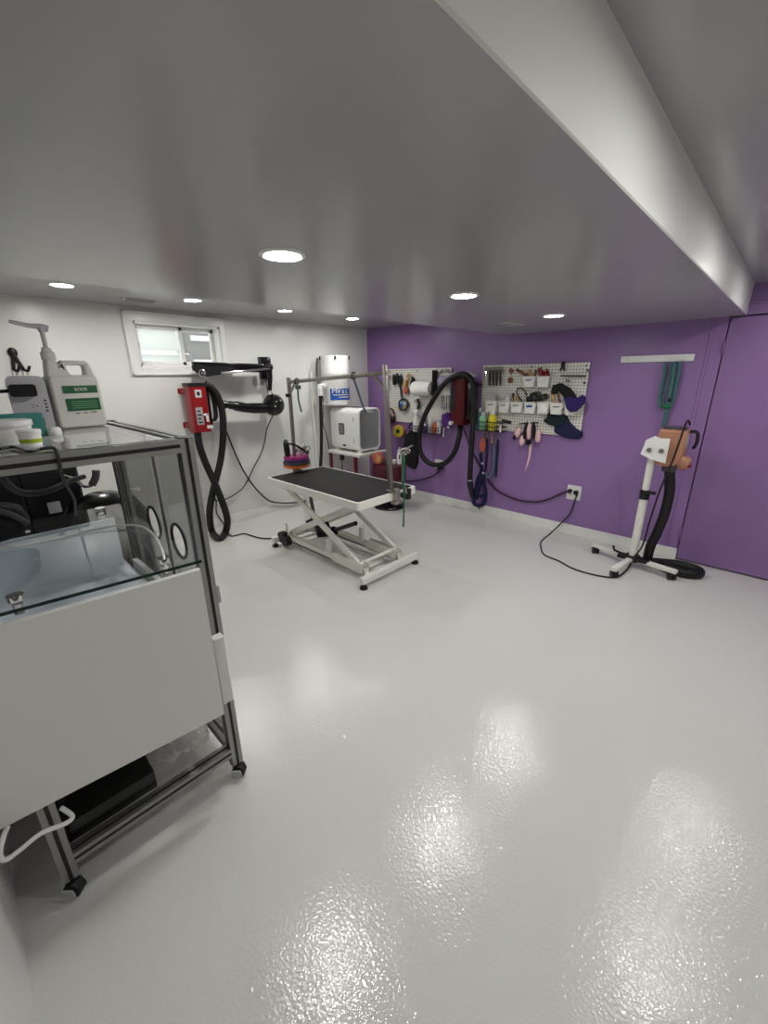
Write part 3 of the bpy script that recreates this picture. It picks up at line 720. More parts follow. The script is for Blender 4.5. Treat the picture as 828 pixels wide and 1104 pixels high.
for y in (YN, YF):
    a = MB(); a.bb((.99, y-.028, .062), (2.10, y+.028, .082), bev=.003, seg=1); a.bb((.99, y-.028, .062), (2.10, y-.020, .118)); a.bb((.99, y+.020, .062), (2.10, y+.028, .118)); part('base_rail', a, M_wmetal, tb_)
    a = MB(); a.bb((1.74, y-.034, .058), (2.13, y+.034, .064)); a.bb((1.74, y-.034, .058), (2.13, y-.028, .145)); a.bb((1.74, y+.028, .058), (2.13, y+.034, .145)); a.bb((2.124, y-.034, .058), (2.13, y+.034, .11)); part('roller_channel', a, M_wmetal, tb_)
    part('tie_bar', MB().bb((2.10, y-.02, .05), (2.185, y+.02, .075), bev=.003, seg=1), M_wmetal, tb_)
    part('upper_rail', MB().bb((1.03, y-.025, TZ-.095), (2.12, y+.025, TZ-.058), bev=.003, seg=1), M_wmetal, tb_)
for y, lab_ in ((YN, 'n'), (YF, 'f')):
    o1 = -.042 if y == YN else .042
    part('scissor_arm', MB().beam((1.08, y+o1*.4, .625), (2.06, y+o1*.4, .13), .026, .052, bev=.003), M_wmetal, tb_)
    part('scissor_arm', MB().beam((1.06, y-o1*.6, .13), (2.02, y-o1*.6, .61), .026, .052, bev=.003), M_wmetal, tb_)
part('pivot_rod', MB().cone((1.56, YN-.04, .375), (1.56, YF+.04, .375), .014), M_wmetal, tb_)
part('roller_rod', MB().cone((2.06, YN-.03, .128), (2.06, YF+.03, .128), .015), M_wmetal, tb_)
part('slide_rod', MB().cone((1.06, YN-.03, .128), (1.06, YF+.03, .128), .015), M_wmetal, tb_)
for y in (YN, YF): part('stop_post', MB().bb((1.64, y-.02, .08), (1.68, y+.02, .235), bev=.003, seg=1), M_wmetal, tb_)
a = MB(); a.cone((1.30, -1.93, .14), (1.50, -1.93, .21), .045); a.cone((1.46, -1.93, .20), (1.80, -1.93, .36), .020); a.box((1.33, -1.93, .18), (.11, .11, .13), Matrix.Rotation(-.35, 3, 'Y'), .012); part('actuator', a, M_blackg, tb_)
a = MB(); a.cone((1.02, -2.205, .10), (1.02, -2.155, .10), .055, n=22); a.cone((1.09, -2.215, .075), (1.09, -2.155, .075), .048, n=22); a.bb((1.02, -2.2, .09), (1.08, -2.16, .16), bev=.008); part('motor', a, M_black, tb_)
part('motor_plate', MB().bb((1.035, -2.155, .06), (1.075, -2.145, .24), bev=.003, seg=1), M_wmetal, tb_)
part('motor_cable', MB().tube([(1.06, -2.14, .12), (1.12, -2.08, .19), (1.2, -2.03, .17), (1.30, -1.95, .16)], .008, 8, 5), M_grey, tb_)
# overhead frame
LPx, LPy, RPx, RPy = .955, -1.93, 2.172, -1.885
ga = thing('overhead_frame', 'grey square-tube overhead overhead frame clamped over the table ends', 'grooming frame', (LPx, LPy, TZ))
lt, rt = wy(308.5, 407, LPy).z, wy(413, 393, RPy).z
la = wy(309.5, 412, LPy).z; ra = wy(411, 402, RPy).z
part('post', MB().bb((LPx-.0135, LPy-.0135, TZ-.09), (LPx+.0135, LPy+.0135, lt), bev=.002, seg=1), M_steel, ga)
rx_t = wy(413, 395, RPy).x
part('post', MB().beam((RPx, RPy, TZ+.003), (RPx-.05, RPy, rt), .03, .03, (1, 0, 0), .002), M_steel, ga)
part('crossbar', MB().beam((LPx, LPy, la), (RPx-.03, RPy, ra), .024, .03, bev=.002), M_steel, ga)
a = MB(); a.beam((LPx+.005, LPy, la-.10), (LPx+.10, LPy, la-.005), .016, .016); part('brace', a, M_steel, ga)
a = MB(); a.beam((RPx-.03, RPy, ra-.13), (RPx-.17, RPy, ra-.015), .016, .016); part('brace', a, M_steel, ga)
for x, y, s_ in ((LPx, LPy, 1), (RPx+.06, RPy, -1)):
    a = MB(); a.bb((x-.03, y-.035, TZ-.085), (x+.03, y+.035, TZ-.062), bev=.003, seg=1); a.bb((x-.022, y-.022, TZ-.08), (x+.022, y+.022, TZ+.035), bev=.003, seg=1); a.bb((min(x, x+s_*.09), y-.03, TZ+.003), (max(x, x+s_*.09), y+.03, TZ+.016), bev=.002, seg=1); cl = part('clamp', a, M_steel, ga)
    a = MB(); a.cone((x, y+.03, TZ-.03), (x, y+.07, TZ-.03), .010); a.cone((x, y+.065, TZ-.03), (x, y+.09, TZ-.03), .022, n=10); part('clamp_knob', a, M_black, cl)
a = MB(); a.cone((LPx-.02, LPy-.03, la-.115), (LPx+.01, LPy, la-.115), .016, n=10); part('knob', a, M_black, ga)
# leads on the arm
t0 = .0
def onbar(px):   # point of the crossbar seen at column px
    best = None
    for i in range(200):
        q = Vector((LPx, LPy, la)).lerp(Vector((RPx-.03, RPy, ra)), i/199); d = q-CAM
        x = 414+FPX*d.dot(R_)/d.dot(_f)
        if best is None or abs(x-px) < best[0]: best = (abs(x-px), q)
    return best[1]
q = onbar(320)
o = thing('lead', 'short green lead hanging from the left end of the overhead overhead frame', 'lead', q)
part('strap', MB().tube([q+Vector((0, 0, -.02)), wy(321, 420, q.y), wy(322, 432, q.y), wy(325, 444, q.y)], .0075, 8, 5), M_leadg, o)
a = MB(); a.ring(q, (1, .1, 0), .024, .006); a.bb(wy(319, 418.5, q.y)-Vector((0, .01, .008)), wy(323.5, 416.5, q.y)+Vector((0, .01, .008)), bev=.003, seg=1); part('clasp', a, M_dgrey, o)
q = onbar(381)
o = thing('lead', 'dark grey lead hanging from the overhead bar in front of the white drying box', 'lead', q)
part('strap', MB().tube([q+Vector((0, 0, -.02)), wy(386, 422, q.y+.0), wy(391, 437, q.y), wy(395.5, 446, q.y)], .008, 8, 4), M_slate, o)
a = MB(); a.ring(q, (1, .1, 0), .026, .006); part('loop', a, M_dgrey, o)
# upright clip holder with the long green lead
bx_ = Vector((2.224, -1.735, TZ))
o = thing('lead_holder', 'thin upright rod with metal clip and long green lead at the right table end', 'lead holder', bx_)
a = MB(); a.tube([bx_+Vector((0, 0, -.06)), wx(434, 520, 2.224), wx(434, 492, 2.224)], .009, 8); part('rod', a, M_steel, o)
c_ = wx(435.5, 487, 2.224)
a = MB(); a.ring(c_, (1, -.6, .2), .024, .008); a.ring(c_+Vector((0, .045, .005)), (1, .2, .6), .020, .008); a.tube([c_+Vector((0, -.03, -.03)), c_+Vector((0, .04, .02)), c_+Vector((0, .10, .035))], .007, 8, 4); part('clip', a, M_steel, o)
a = MB(); a.tube([c_+Vector((.015, -.01, -.02)), wx(435, 510, 2.245), wx(435.5, 540, 2.25), wx(435, 568, 2.25)], .007, 8, 5); part('lead', a, M_leadg, o)
part('edge_clamp', MB().bb(bx_+Vector((-.03, -.02, -.085)), bx_+Vector((.012, .025, .004)), bev=.004), M_black, o)
# tool caddy on the left post
cz = TZ+.05
cd_ = Vector((LPx+.02, LPy+.0, cz))
cad = thing('tool_caddy', 'round multicoloured tool caddy on the left post of the overhead frame', 'tool caddy', cd_)
R0 = .122
for z0, z1, mm, nm in ((-.006, .018, M_orange, 'base_ring'), (.020, .048, M_dgrey, 'middle_ring'), (.050, .070, M_indigo, 'upper_ring'), (.072, .098, M_magenta, 'top_plate')):
    part(nm, MB().lathe([(0.016, z0), (R0*(.93 if z0 > .04 else 1), z0), (R0*(.95 if z0 > .04 else 1.02), (z0+z1)/2), (R0*(.93 if z0 > .04 else 1), z1), (.016, z1)], cd_, n=32), mm, cad)
def clipper(name, label, pos, dirv, L, r, m1, m2, grp=None, cat='clipper'):
    o = thing(name, label, cat, pos, grp); pos = Vector(pos); d = Vector(dirv).normalized()
    part('body', MB().tube([pos, pos+d*L*.4, pos+d*L*.8], [r*.8, r, r*.85], 12), m1, o)
    part('blade', MB().tube([pos+d*L*.8, pos+d*L*.9, pos+d*L], [r*.9, r*.75, r*.5], 8), m2, o); return o
tp = cd_+Vector((0, 0, .098))
ck = clipper('clipper', 'black clipper standing upright in the left side of the round tool caddy', tp+Vector((-.02, -.075, 0)), (-.05, -.05, 1), .16, .030, M_black, M_dgrey)
part('cord', MB().tube([tp+Vector((-.02, -.09, .13)), tp+Vector((.05, -.03, .11)), tp+Vector((.07, .04, .06)), tp+Vector((.06, .1, .02)), tp+Vector((.02, .13, .025))], .010, 8, 5), M_black, ck)
def scissors(name, label, pos, m, grp=None, size=.15, tilt=0., vert=True, ux=(0, 1, 0)):
    """blades up, finger rings down when vert"""
    o = thing(name, label, 'scissors', pos, grp); p = Vector(pos); ux = Vector(ux).normalized(); uz = Vector((0, 0, 1))
    Rm_ = Matrix.Rotation(tilt, 3, ux.cross(uz)); ux = Rm_ @ ux; uz = Rm_ @ uz; s = size; sg = 1 if vert else -1
    for k in (-1, 1):
        part('blade', MB().tube([p+ux*k*.10*s, p+uz*sg*.35*s-ux*k*.01*s, p+uz*sg*s*.95-ux*k*.06*s], [.035*s, .045*s, .010*s], 6), M_chrome, o)
        part('finger_ring', MB().ring(p+ux*k*.17*s-uz*sg*.12*s, ux.cross(uz), .12*s, .03*s, 16, 6), m, o)
    return o
for k, (dx, dy, t) in enumerate(((.03, .04, .1), (-.01, .07, -.05), (.05, .09, .25), (-.04, .11, .35))):
    scissors('scissors', 'silver scissors standing in the right side of the round tool caddy', tp+Vector((dx, dy, .035)), M_steel, 'scissors in the caddy', .17, t, False)

# ==================================================== TROLLEY WITH DRYING BOX, STOOL
tr = thing('trolley', 'white topped side table with red legs carrying the white drying box', 'side table', (.41, -.61, 0))
part('tabletop', MB().prism(rrect(.60, .50, .02, cx=.41, cy=-.615), (0, 0, .640), (1, 0, 0), (0, 1, 0), .028), M_wmetal, tr)
for x, y in ((.15, -.83), (.60, -.83), (.15, -.40), (.60, -.40)): part('leg', MB().tube([(x, y, 0), (x, y, .64)], .017, 10), M_redleg, tr)
part('lower_rail', MB().tube([(.15, -.83, .25), (.60, -.83, .25), (.60, -.40, .25), (.15, -.40, .25)], .012, 8, 0, True), M_redleg, tr)
BX0, BX1, BY0, BY1, BZ0, BZ1 = .128, .655, -.80, -.43, .692, 1.198
db = thing('drying_box', 'white rounded pet drying box with smoked glass door on the red-legged side table', 'pet drying box', (.39, -.615, .668))
a = MB(); 
outer = rrect(BY1-BY0, BZ1-BZ0, .07, 7, (BY0+BY1)/2, (BZ0+BZ1)/2)
inner = rrect(BY1-BY0-.05, BZ1-BZ0-.05, .05, 7, (BY0+BY1)/2, (BZ0+BZ1)/2)
a.prism(outer, (BX0, 0, 0), (0, 1, 0), (0, 0, 1), BX1-BX0, [inner[::-1]])
sh = part('shell', a, M_white, db); bv = sh.modifiers.new('bevel', 'BEVEL'); bv.width = .012; bv.segments = 3; bv.limit_method = 'ANGLE'; bv.angle_limit = .9
part('back_plate', MB().prism(rrect(BY1-BY0-.048, BZ1-BZ0-.048, .05, 6, (BY0+BY1)/2, (BZ0+BZ1)/2), (BX0+.01, 0, 0), (0, 1, 0), (0, 0, 1), .02), M_white, db)
part('door_glass', MB().prism(rrect(BY1-BY0-.052, BZ1-BZ0-.052, .048, 6, (BY0+BY1)/2, (BZ0+BZ1)/2), (BX1-.016, 0, 0), (0, 1, 0), (0, 0, 1), .006), M_smoke, db)
a = MB(); a.prism(rrect(.12, .16, .03, 5, (BY0+BY1)/2-.01, (BZ0+BZ1)/2+.02), (BX0+.031, 0, 0), (0, 1, 0), (0, 0, 1), .02); part('inner_fan', a, M_black, db)
part('handle', MB().bb((BX1-.008, -.66, BZ1-.055), (BX1+.006, -.56, BZ1-.028), bev=.004), M_lgrey, db)
vn = part('vent_panel', MB().prism(rrect(.105, .14, .02, 5, BX0+.21, (BZ0+BZ1)/2), (0, BY0-.003, 0), (1, 0, 0), (0, 0, 1), -.004), M_dgrey, db)
a = MB()
for i in range(7): a.bb((BX0+.17, BY0-.006, BZ0+.20+.016*i), (BX0+.25, BY0-.002, BZ0+.206+.016*i))
part('vent_slat', a, M_grey, vn)
a = MB(); a.bb((BX1-.10, BY0-.004, BZ1-.15), (BX1-.088, BY0, BZ1-.10)); a.bb((BX1-.10, BY0-.004, BZ0+.10), (BX1-.088, BY0, BZ0+.15)); part('hinge', a, M_grey, db)
part('control', MB().lathe([(.028, 0), (.024, .004), (0, .005)], (BX0+.25, BY0, BZ0+.055), (0, -1, 0), sx=1.3, sy=.5), M_dgrey, db)
part('carrying_grip', MB().bb((BX0+.18, -.68, BZ1-.002), (BX0+.38, -.57, BZ1+.006), bev=.004, seg=1), M_dgrey, db)
for x in (BX0+.06, BX1-.06):
    for y in (BY0+.06, BY1-.06): part('foot', MB().bb((x-.03, y-.02, .668), (x+.03, y+.02, BZ0+.004)), M_white, db)
a = MB(); a.tube([(.40, -.885, .62), (.41, -.89, .55), (.43, -.87, .42), (.46, -.84, .30)], [.018, .008, .005, .005], 8, 4)
single('adapter_cord', MB().bb((.36, -.875, .57), (.42, -.84, .64), bev=.008).tube([(.39, -.86, .57), (.40, -.87, .45), (.42, -.855, .2), (.45, -.80, .02)], .006, 8, 4), M_black, 'black power adapter and cord hanging under the red-legged side table', 'power adapter', (.39, -.86, .57))
sc_ = Vector((.905, -.55, 0))
stl = thing('stool', 'maroon drum stool on a round black base behind the right end of the grooming table', 'stool', sc_)
part('seat', MB().lathe([(0, .345), (.19, .35), (.205, .365), (.208, .52), (.198, .54), (.16, .547), (0, .548)], sc_, n=40), M_maroon, stl)
part('column', MB().lathe([(.035, .02), (.035, .2), (.025, .2), (.025, .35)], sc_, n=18), M_black, stl)
part('base', MB().lathe([(0, 0), (.19, 0), (.195, .01), (.185, .03), (.06, .055), (.03, .06), (0, .06)], sc_, n=40), M_blackg, stl)
sz = .548
def onseat(px, py): return wz(px, py, sz)
o = thing('hand_trimmer', 'white upright trimmer with dark button standing on the maroon stool', 'trimmer', sc_+Vector((.0, 0, sz)))
p = sc_+Vector((.11, .07, sz)); o.location = p
part('body', MB().lathe([(.034, 0), (.036, .02), (.033, .09), (.026, .14), (.022, .15)], p, n=20), M_white, o)
part('head', MB().lathe([(.024, .15), (.028, .155), (.028, .168), (.008, .172), (.007, .20), (0, .202)], p, n=16), M_lgrey, o)
dn = (CAM-p); dn.z = 0; dn.normalize()
part('button', MB().box(p+dn*.034+Vector((0, 0, .09)), (.012, .016, .05), Matrix((dn, up.cross(dn), up)).transposed(), .004), M_inkb, o)
p = sc_+Vector((.03, -.06, sz)); p.z = sz
o = thing('tape_roll', 'dark roll lying on its edge on the maroon stool', 'roll', p)
part('roll', MB().ring(p+Vector((0, 0, .045)), (CAM-p), .030, .015), M_dgrey, o)
single('white_cup', MB().lathe([(.018, 0), (.03, .05), (.026, .05), (.016, .004), (0, .004)], sc_+Vector((.06, .02, sz)), n=16), M_white, 'small white cup beside the trimmer on the maroon stool', 'cup', sc_+Vector((.06, .02, sz)))
single('black_pouch', MB().lump(sc_+Vector((-.04, .03, sz+.035)), (.06, .06, .034), .2, 3, 3, seed=8), M_cloth, 'black pouch at the back of the maroon stool', 'pouch', sc_+Vector((-.04, .03, sz)))
p = sc_+Vector((-.08, -.11, sz))
o = thing('pink_dryer', 'pink round hand dryer with grey grille resting on the left of the maroon stool', 'dryer', p)
dd = (CAM-p); dd.z = 0; dd.normalize()
part('drum', MB().lathe([(.05, -.05), (.068, -.03), (.072, .02), (.062, .05)], p+Vector((0, 0, .072)), dd, 20), M_coral, o)
part('grille', MB().lathe([(0, .055), (.05, .052), (.052, .04)], p+Vector((0, 0, .072)), dd-Vector((0, .5, 0)), 20), M_tan, o)
# ==================================================== PURPLE WALL
def pb(px, py, d=.03): return wy(px, py, -d)
def pegboard(x0, x1, z0, z1, label):
    o = thing('pegboard', label, 'pegboard', (x0, 0, z0))
    p = part('board', MB().bb((x0, -.022, z0), (x1, -.015, z1)), M_peg, o)
    a = MB()
    for x in (x0+.03, (x0+x1)/2, x1-.03):
        for z in (z0+.03, z1-.03): a.cone((x, -.015, z), (x, 0, z), .012); a.cone((x, -.022, z), (x, -.026, z), .009, n=10)
    part('standoff', a, M_dgrey, o); return o
pegboard(.40, 1.40, .985, 1.645, 'left white pegboard with paper roll and clippers, nearer the room corner')
pegboard(1.815, 2.912, .99, 1.662, 'right white pegboard with rows of white bins on the purple wall')
BK = .024
# --- right board: bins
def bin_(pxl, pxr, pyt, pyb, label, tag=None, depth=.085):
    l, r, b_ = pb(pxl, pyt, BK+depth), pb(pxr, pyt, BK+depth), pb((pxl+pxr)/2, pyb, BK+depth)
    x0, x1, z1, z0 = l.x, r.x, (l.z+r.z)/2, b_.z; w = x1-x0; ins = w*.10
    o = thing('storage_bin', label, 'storage bin', ((x0+x1)/2, -BK, z0), 'white bins on the right pegboard')
    a = MB(); bm = a.bm
    q = [bm.verts.new(v) for v in ((x0+ins, -BK-depth*.85, z0), (x1-ins, -BK-depth*.85, z0), (x1-ins, -BK, z0), (x0+ins, -BK, z0), (x0, -BK-depth, z1), (x1, -BK-depth, z1), (x1, -BK, z1), (x0, -BK, z1))]
    for f in ((3, 2, 1, 0), (0, 1, 5, 4), (1, 2, 6, 5), (2, 3, 7, 6), (3, 0, 4, 7)): bm.faces.new([q[i] for i in f])
    h = part('shell', a, M_bin, o); sd = h.modifiers.new('solid', 'SOLIDIFY'); sd.thickness = .004; sd.offset = -1
    part('rim', MB().tube([(x0, -BK-depth, z1), (x1, -BK-depth, z1), (x1, -BK-.004, z1), (x0, -BK-.004, z1)], .0045, 6, 0, True), M_bin, o)
    if tag:
        zc = z1-(z1-z0)*.33; yc = -BK-depth*(1-.05)-.0015
        part('written_tag', MB().tube([((x0+x1)/2-w*.24, yc, zc-.006), ((x0+x1)/2-w*.08, yc, zc+.003), ((x0+x1)/2+w*.06, yc, zc-.002), ((x0+x1)/2+w*.24, yc, zc+.007)], tag[1], 6, 3), tag[0], o)
    o['_'] = 0; del o['_']
    return (x0, x1, z0, z1)
B = {}
B['t1'] = bin_(563.5, 576.5, 406, 417.5, 'white bin in the top row holding brown brush handles', (M_ink, .005))
B['t2'] = bin_(578.5, 592, 406, 417.5, 'white bin in the top row packed with red handled tools')
B['b1'] = bin_(523, 535, 432, 444.5, 'white bin at the left end of the lower row holding a grey pad', (M_inkb, .004))
B['b2'] = bin_(537, 548.5, 433, 445, 'white bin holding a little white bottle, second in the lower row', (M_ink, .004))
B['b3'] = bin_(550, 562.5, 433.5, 445, 'white bin with a wire loop sticking out, third in the lower row', (M_inkb, .004))
B['b4'] = bin_(565, 577, 434, 446, 'white bin with bold blue mark on its front, under the black clippers', (M_ink, .010))
B['b5'] = bin_(579, 591.5, 434, 446, 'white bin without a mark under the black clippers, fifth in the lower row')
B['b6'] = bin_(593, 606.5, 434.5, 447, 'white bin holding pale brushes, sixth in the lower row', (M_inkb, .004))
B['b7'] = bin_(609, 622, 436, 448, 'white bin at the right end of the lower row under the dark purple cloth')
def inbin(k, f, g=.5, dz=0.): x0, x1, z0, z1 = B[k]; return Vector((x0+(x1-x0)*f, -BK-.085*g, z1+dz))
def brush(label, base, top, r, mh, grp, cat='brush', name='brush', mtip=None):
    base, top = Vector(base), Vector(top); o = thing(name, label, cat, base, grp); d = top-base
    part('handle', MB().tube([base-d*.5, base+d*.5, top], [r*.8, r, r*.9], 8), mh, o)
    part('tip', MB().ell(top, r*1.05, n=8), mtip or mh, o); return o
brush('dark brown brush handle leaning far left out of the top row bin', inbin('t1', .3), pb(558, 399, .07), .016, M_brown, 'brush handles', mtip=M_black)
brush('tan brush handle upright in the top row bin', inbin('t1', .5), pb(570, 400, .07), .010, M_tan, 'brush handles')
brush('olive tan brush handle in the middle of the top row bin', inbin('t1', .65), pb(571.5, 399, .06), .011, M_tan, 'brush handles')
brush('dark red brush handle leaning right out of the top row bin', inbin('t1', .85), pb(577.5, 400, .06), .013, M_redd, 'brush handles', mtip=M_black)
for i, (f, x, y) in enumerate(((.15, 580.5, 398), (.3, 583, 397), (.45, 585, 400), (.6, 587.5, 401), (.75, 589.5, 398.5), (.9, 591, 401))):
    brush('red handled tool standing in the packed top row bin', inbin('t2', f, .3+.4*(i % 2)), pb(x, y, .06), .010, M_red, 'red handled tools', 'tool', 'red_tool', M_redd)
p = inbin('b1', .5, .5)
single('grey_pad', MB().box(p+Vector((0, 0, .01)), (.09, .06, .09), Matrix.Rotation(.1, 3, 'Y'), .012), M_grey, 'grey pad sticking up from the leftmost lower bin', 'pad', p)
p = inbin('b2', .65, .4, -.06)
o = thing('small_bottle', 'little white bottle standing in the second lower bin', 'bottle', p)
part('body', MB().lathe([(.022, 0), (.024, .01), (.024, .10), (.012, .115)], p, n=14), M_white, o); part('cap', MB().lathe([(.012, .115), (.012, .135), (0, .137)], p, n=12), M_lgrey, o)
p = inbin('b3', .5, .4, -.05)
o = thing('wire_loop_brush', 'wire loop tool with dark handle sticking out of the third lower bin', 'brush', p)
part('loop', MB().tube([pb(563, 433, .06), pb(557.5, 424, .06), pb(558, 419.5, .06), pb(562, 418.5, .06), pb(566, 422, .06), pb(568, 427, .06)], .008, 8, 5), M_dgrey, o)
part('handle', MB().tube([p, pb(553, 426, .07), pb(554, 424, .07)], .012, 8), M_black, o)
single('grey_brush', MB().tube([inbin('b3', .35, .5, -.05), pb(556, 427, .07)], [.01, .02], 8), M_tan, 'small pale brush in the third lower bin', 'brush', inbin('b3', .35))
for i, (x0_, x1_, y) in enumerate(((568, 578, 429.5), (577, 588, 429), (572, 583, 425.5), (584, 591, 427.5))):
    a_, b_ = pb(x0_, y+1, .075-.01*i), pb(x1_, y-1, .075-.01*i)
    clipper('clipper', 'black clipper lying across the two middle lower bins', a_, b_-a_, (b_-a_).length, .03, M_black, M_dgrey, 'clippers over the middle bins')
for i, (f, x, y, m_) in enumerate(((.2, 595.5, 424, M_tan), (.45, 599, 422, M_grey), (.7, 602, 422.5, M_brown), (.9, 605, 424, M_grey))):
    brush('pale brush standing in the sixth lower bin', inbin('b6', f), pb(x, y, .06), .016, m_, 'brushes in the sixth bin')
# black pads and cloths at the right
a = MB(); a.tube([pb(598, 424, .06), pb(599, 418, .07), pb(602, 420, .07)], .035, 10, 4)
single('black_glove', a, M_cloth, 'black rounded glove hanging above the sixth lower bin', 'glove', pb(599, 420))
a = MB(); a.lump(pb(611, 423, .07), (.12, .03, .045), .12, 2, 3, Matrix.Rotation(.65, 3, 'Y'), 4)
single('black_muzzle', a, M_cloth, 'black slanted padded muzzle hanging above the dark purple cloth', 'muzzle', pb(611, 423))
a = MB(); a.prism([(-.10, .045), (-.04, .055), (.0, .04), (.06, .075), (.095, .05), (.09, .0), (.03, -.075), (-.03, -.085), (-.07, -.05)], pb(619, 434.5, .145), (1, 0, .0), (0, 0, 1), -.03)
o = single('purple_cloth', a, M_purp, 'dark purple cloth pouch hung over the rightmost lower bin', 'cloth', pb(619, 434)); bv = o.modifiers.new('bevel', 'BEVEL'); bv.width = .012; bv.segments = 3
a = MB(); a.prism([(-.11, -.005), (-.07, .03), (-.06, .08), (-.01, .10), (.05, .085), (.12, .06), (.12, -.02), (.06, -.06), (-.04, -.04)], pb(596, 454, .06), (1, 0, 0), (0, 0, 1), -.04)
o = single('teal_cloth', a, M_dteal, 'very dark teal cloth hanging at the bottom right of the right pegboard', 'cloth', pb(596, 454)); bv = o.modifiers.new('bevel', 'BEVEL'); bv.width = .015; bv.segments = 3
a = MB(); a.prism([(-.13, .02), (-.09, .11), (-.03, .12), (.02, .05), (.09, -.01), (.145, -.03), (.15, -.08), (.11, -.105), (-.02, -.10), (-.12, -.06)], pb(611, 461, .05), (1, 0, 0), (0, 0, 1), -.045)
o = single('navy_cloth', a, M_navy, 'navy cloth bundle hanging below the bottom right corner of the right pegboard', 'cloth', pb(611, 461)); bv = o.modifiers.new('bevel', 'BEVEL'); bv.width = .02; bv.segments = 3
# combs at the top left
a = MB(); a.tube([pb(521.5, 400.5, .045), pb(543, 399.5, .045)], .008, 6); a.tube([pb(521.5, 403, .045), pb(543, 402, .045)], .006, 6)
single('tool_rail', a, M_steel, 'thin metal rail at the top left of the right pegboard', 'rail', pb(532, 400))
for i, x in enumerate((524, 528, 531.8, 535.6, 539.5)):
    o = thing('shears', 'slim shears hanging from the metal rail of the right pegboard', 'shears', pb(x, 400, .04), 'shears on the metal rail')
    part('finger_rings', MB().ring(pb(x-.8, 397.8, .055), (0, 1, 0), .014, .005, 14, 6).ring(pb(x+.9, 397.5, .055), (0, 1, 0), .014, .005, 14, 6), M_steel, o)
    part('blade', MB().tube([pb(x, 400, .055), pb(x, 408, .055), pb(x, 416, .055)], [.009, .013, .008], 6), M_black if i else M_chrome, o)
o = thing('leather_charm', 'brown tag hanging to the right of the shears', 'charm', pb(551, 401))
part('upper_piece', MB().lump(pb(551, 400, .04), (.025, .012, .03), .3, 2, 2, seed=1), M_brown, o); part('lower_piece', MB().lump(pb(550, 410, .04), (.028, .012, .028), .4, 2, 2, seed=2), M_brown, o)
part('link', MB().tube([pb(551, 402, .035), pb(550.5, 408, .035)], .005, 6), M_tan, o)
# hooks at the top right
a = MB(); a.tube([pb(604.5, 405, .05), pb(632, 405.5, .05)], .008, 6)
for i in range(9): a.tube([pb(605.5+3.2*i, 405, .03), pb(605.5+3.2*i, 405.6, .06), pb(605.5+3.2*i, 404.4, .065)], .0055, 6)
single('hook_rail', a, M_dgrey, 'long row of small empty hooks at the top right of the right pegboard', 'hook rail', pb(618, 405))
o = thing('pliers', 'black pliers hanging at the top of the right pegboard', 'pliers', pb(607, 394))
part('jaw', MB().ell(pb(607, 393, .04), (.022, .014, .03)), M_black, o)
for x in (604, 609): part('grip', MB().tube([pb(607, 394, .04), pb((607+x)/2-.2, 397, .045), pb(x, 399.5, .045)], .010, 8, 3), M_black, o)
for i, (x, y, s_) in enumerate(((612.5, 411, 1), (629.5, 413.5, 0), (606, 415, 0), (633, 400, 0))):
    a = MB(); a.tube([pb(x-2*s_, y-1.5, .024), pb(x, y, .06), pb(x+1.5, y-.6, .065), pb(x+1.6, y-1.6, .065)], .006, 6)
    single('peg_hook', a, M_dgrey, ('empty peg hook below the middle of the hook row', 'empty peg hook near the right edge of the right pegboard', 'empty peg hook just above the black glove', 'empty peg hook at the top right corner of the right pegboard')[i], 'hook', pb(x, y))
# wire basket with bottles, lower left
x0, x1 = pb(514, 462, .03).x, pb(546, 462, .03).x; zt, zb = pb(530, 455, .08).z, pb(530, 464.5, .08).z
o = thing('wire_basket', 'black wire basket with bottles at the lower left of the right pegboard', 'basket', ((x0+x1)/2, -.03, zb))
a = MB()
for z in (zt, (zt+zb)/2, zb): a.tube([(x0, -.025, z), (x0, -.125, z), (x1, -.125, z), (x1, -.025, z)], .005, 6, 0, True)
n = 12
for i in range(n+1):
    x = x0+(x1-x0)*i/n; a.tube([(x, -.025, zb), (x, -.125, zb), (x, -.125, zt)], .003, 5)
part('wire_frame', a, M_black, o)
def bottle(label, px, pyb, h, r, mb_, mc, name='bottle', d=.08, grp=None):
    p = Vector((pb(px, pyb, d).x, -d, zb+.006)); o = thing(name, label, 'bottle', p, grp)
    part('body', MB().lathe([(r*.95, 0), (r, .008), (r, h*.66), (r*.8, h*.76), (r*.4, h*.82)], p, n=18), mb_, o)
    part('cap', MB().lathe([(r*.62, h*.80), (r*.62, h), (0, h*1.01)], p, n=14), mc, o); return p
bottle('yellow bottle with white cap in the wire basket', 530, 464, .215, .042, M_yellow, M_white)
p = bottle('mint green spray bottle at the left of the wire basket', 520, 464, .19, .038, M_mint, M_lgrey)
p = bottle('clear pale spray bottle behind the mint one at the wire basket edge', 516.5, 464, .23, .028, M_teal, M_lgrey, d=.06)
p = Vector(pb(540, 464, .08)); p.z = zb+.005
o = thing('pin_brush', 'black headed brush with white handle in the wire basket', 'brush', p)
part('handle', MB().tube([pb(539.5, 466, .13), pb(539.5, 459, .13)], .011, 8), M_white, o); part('head', MB().box(pb(546, 454.5, .11), (.11, .03, .035), Matrix.Rotation(.15, 3, 'Y'), .010), M_black, o)
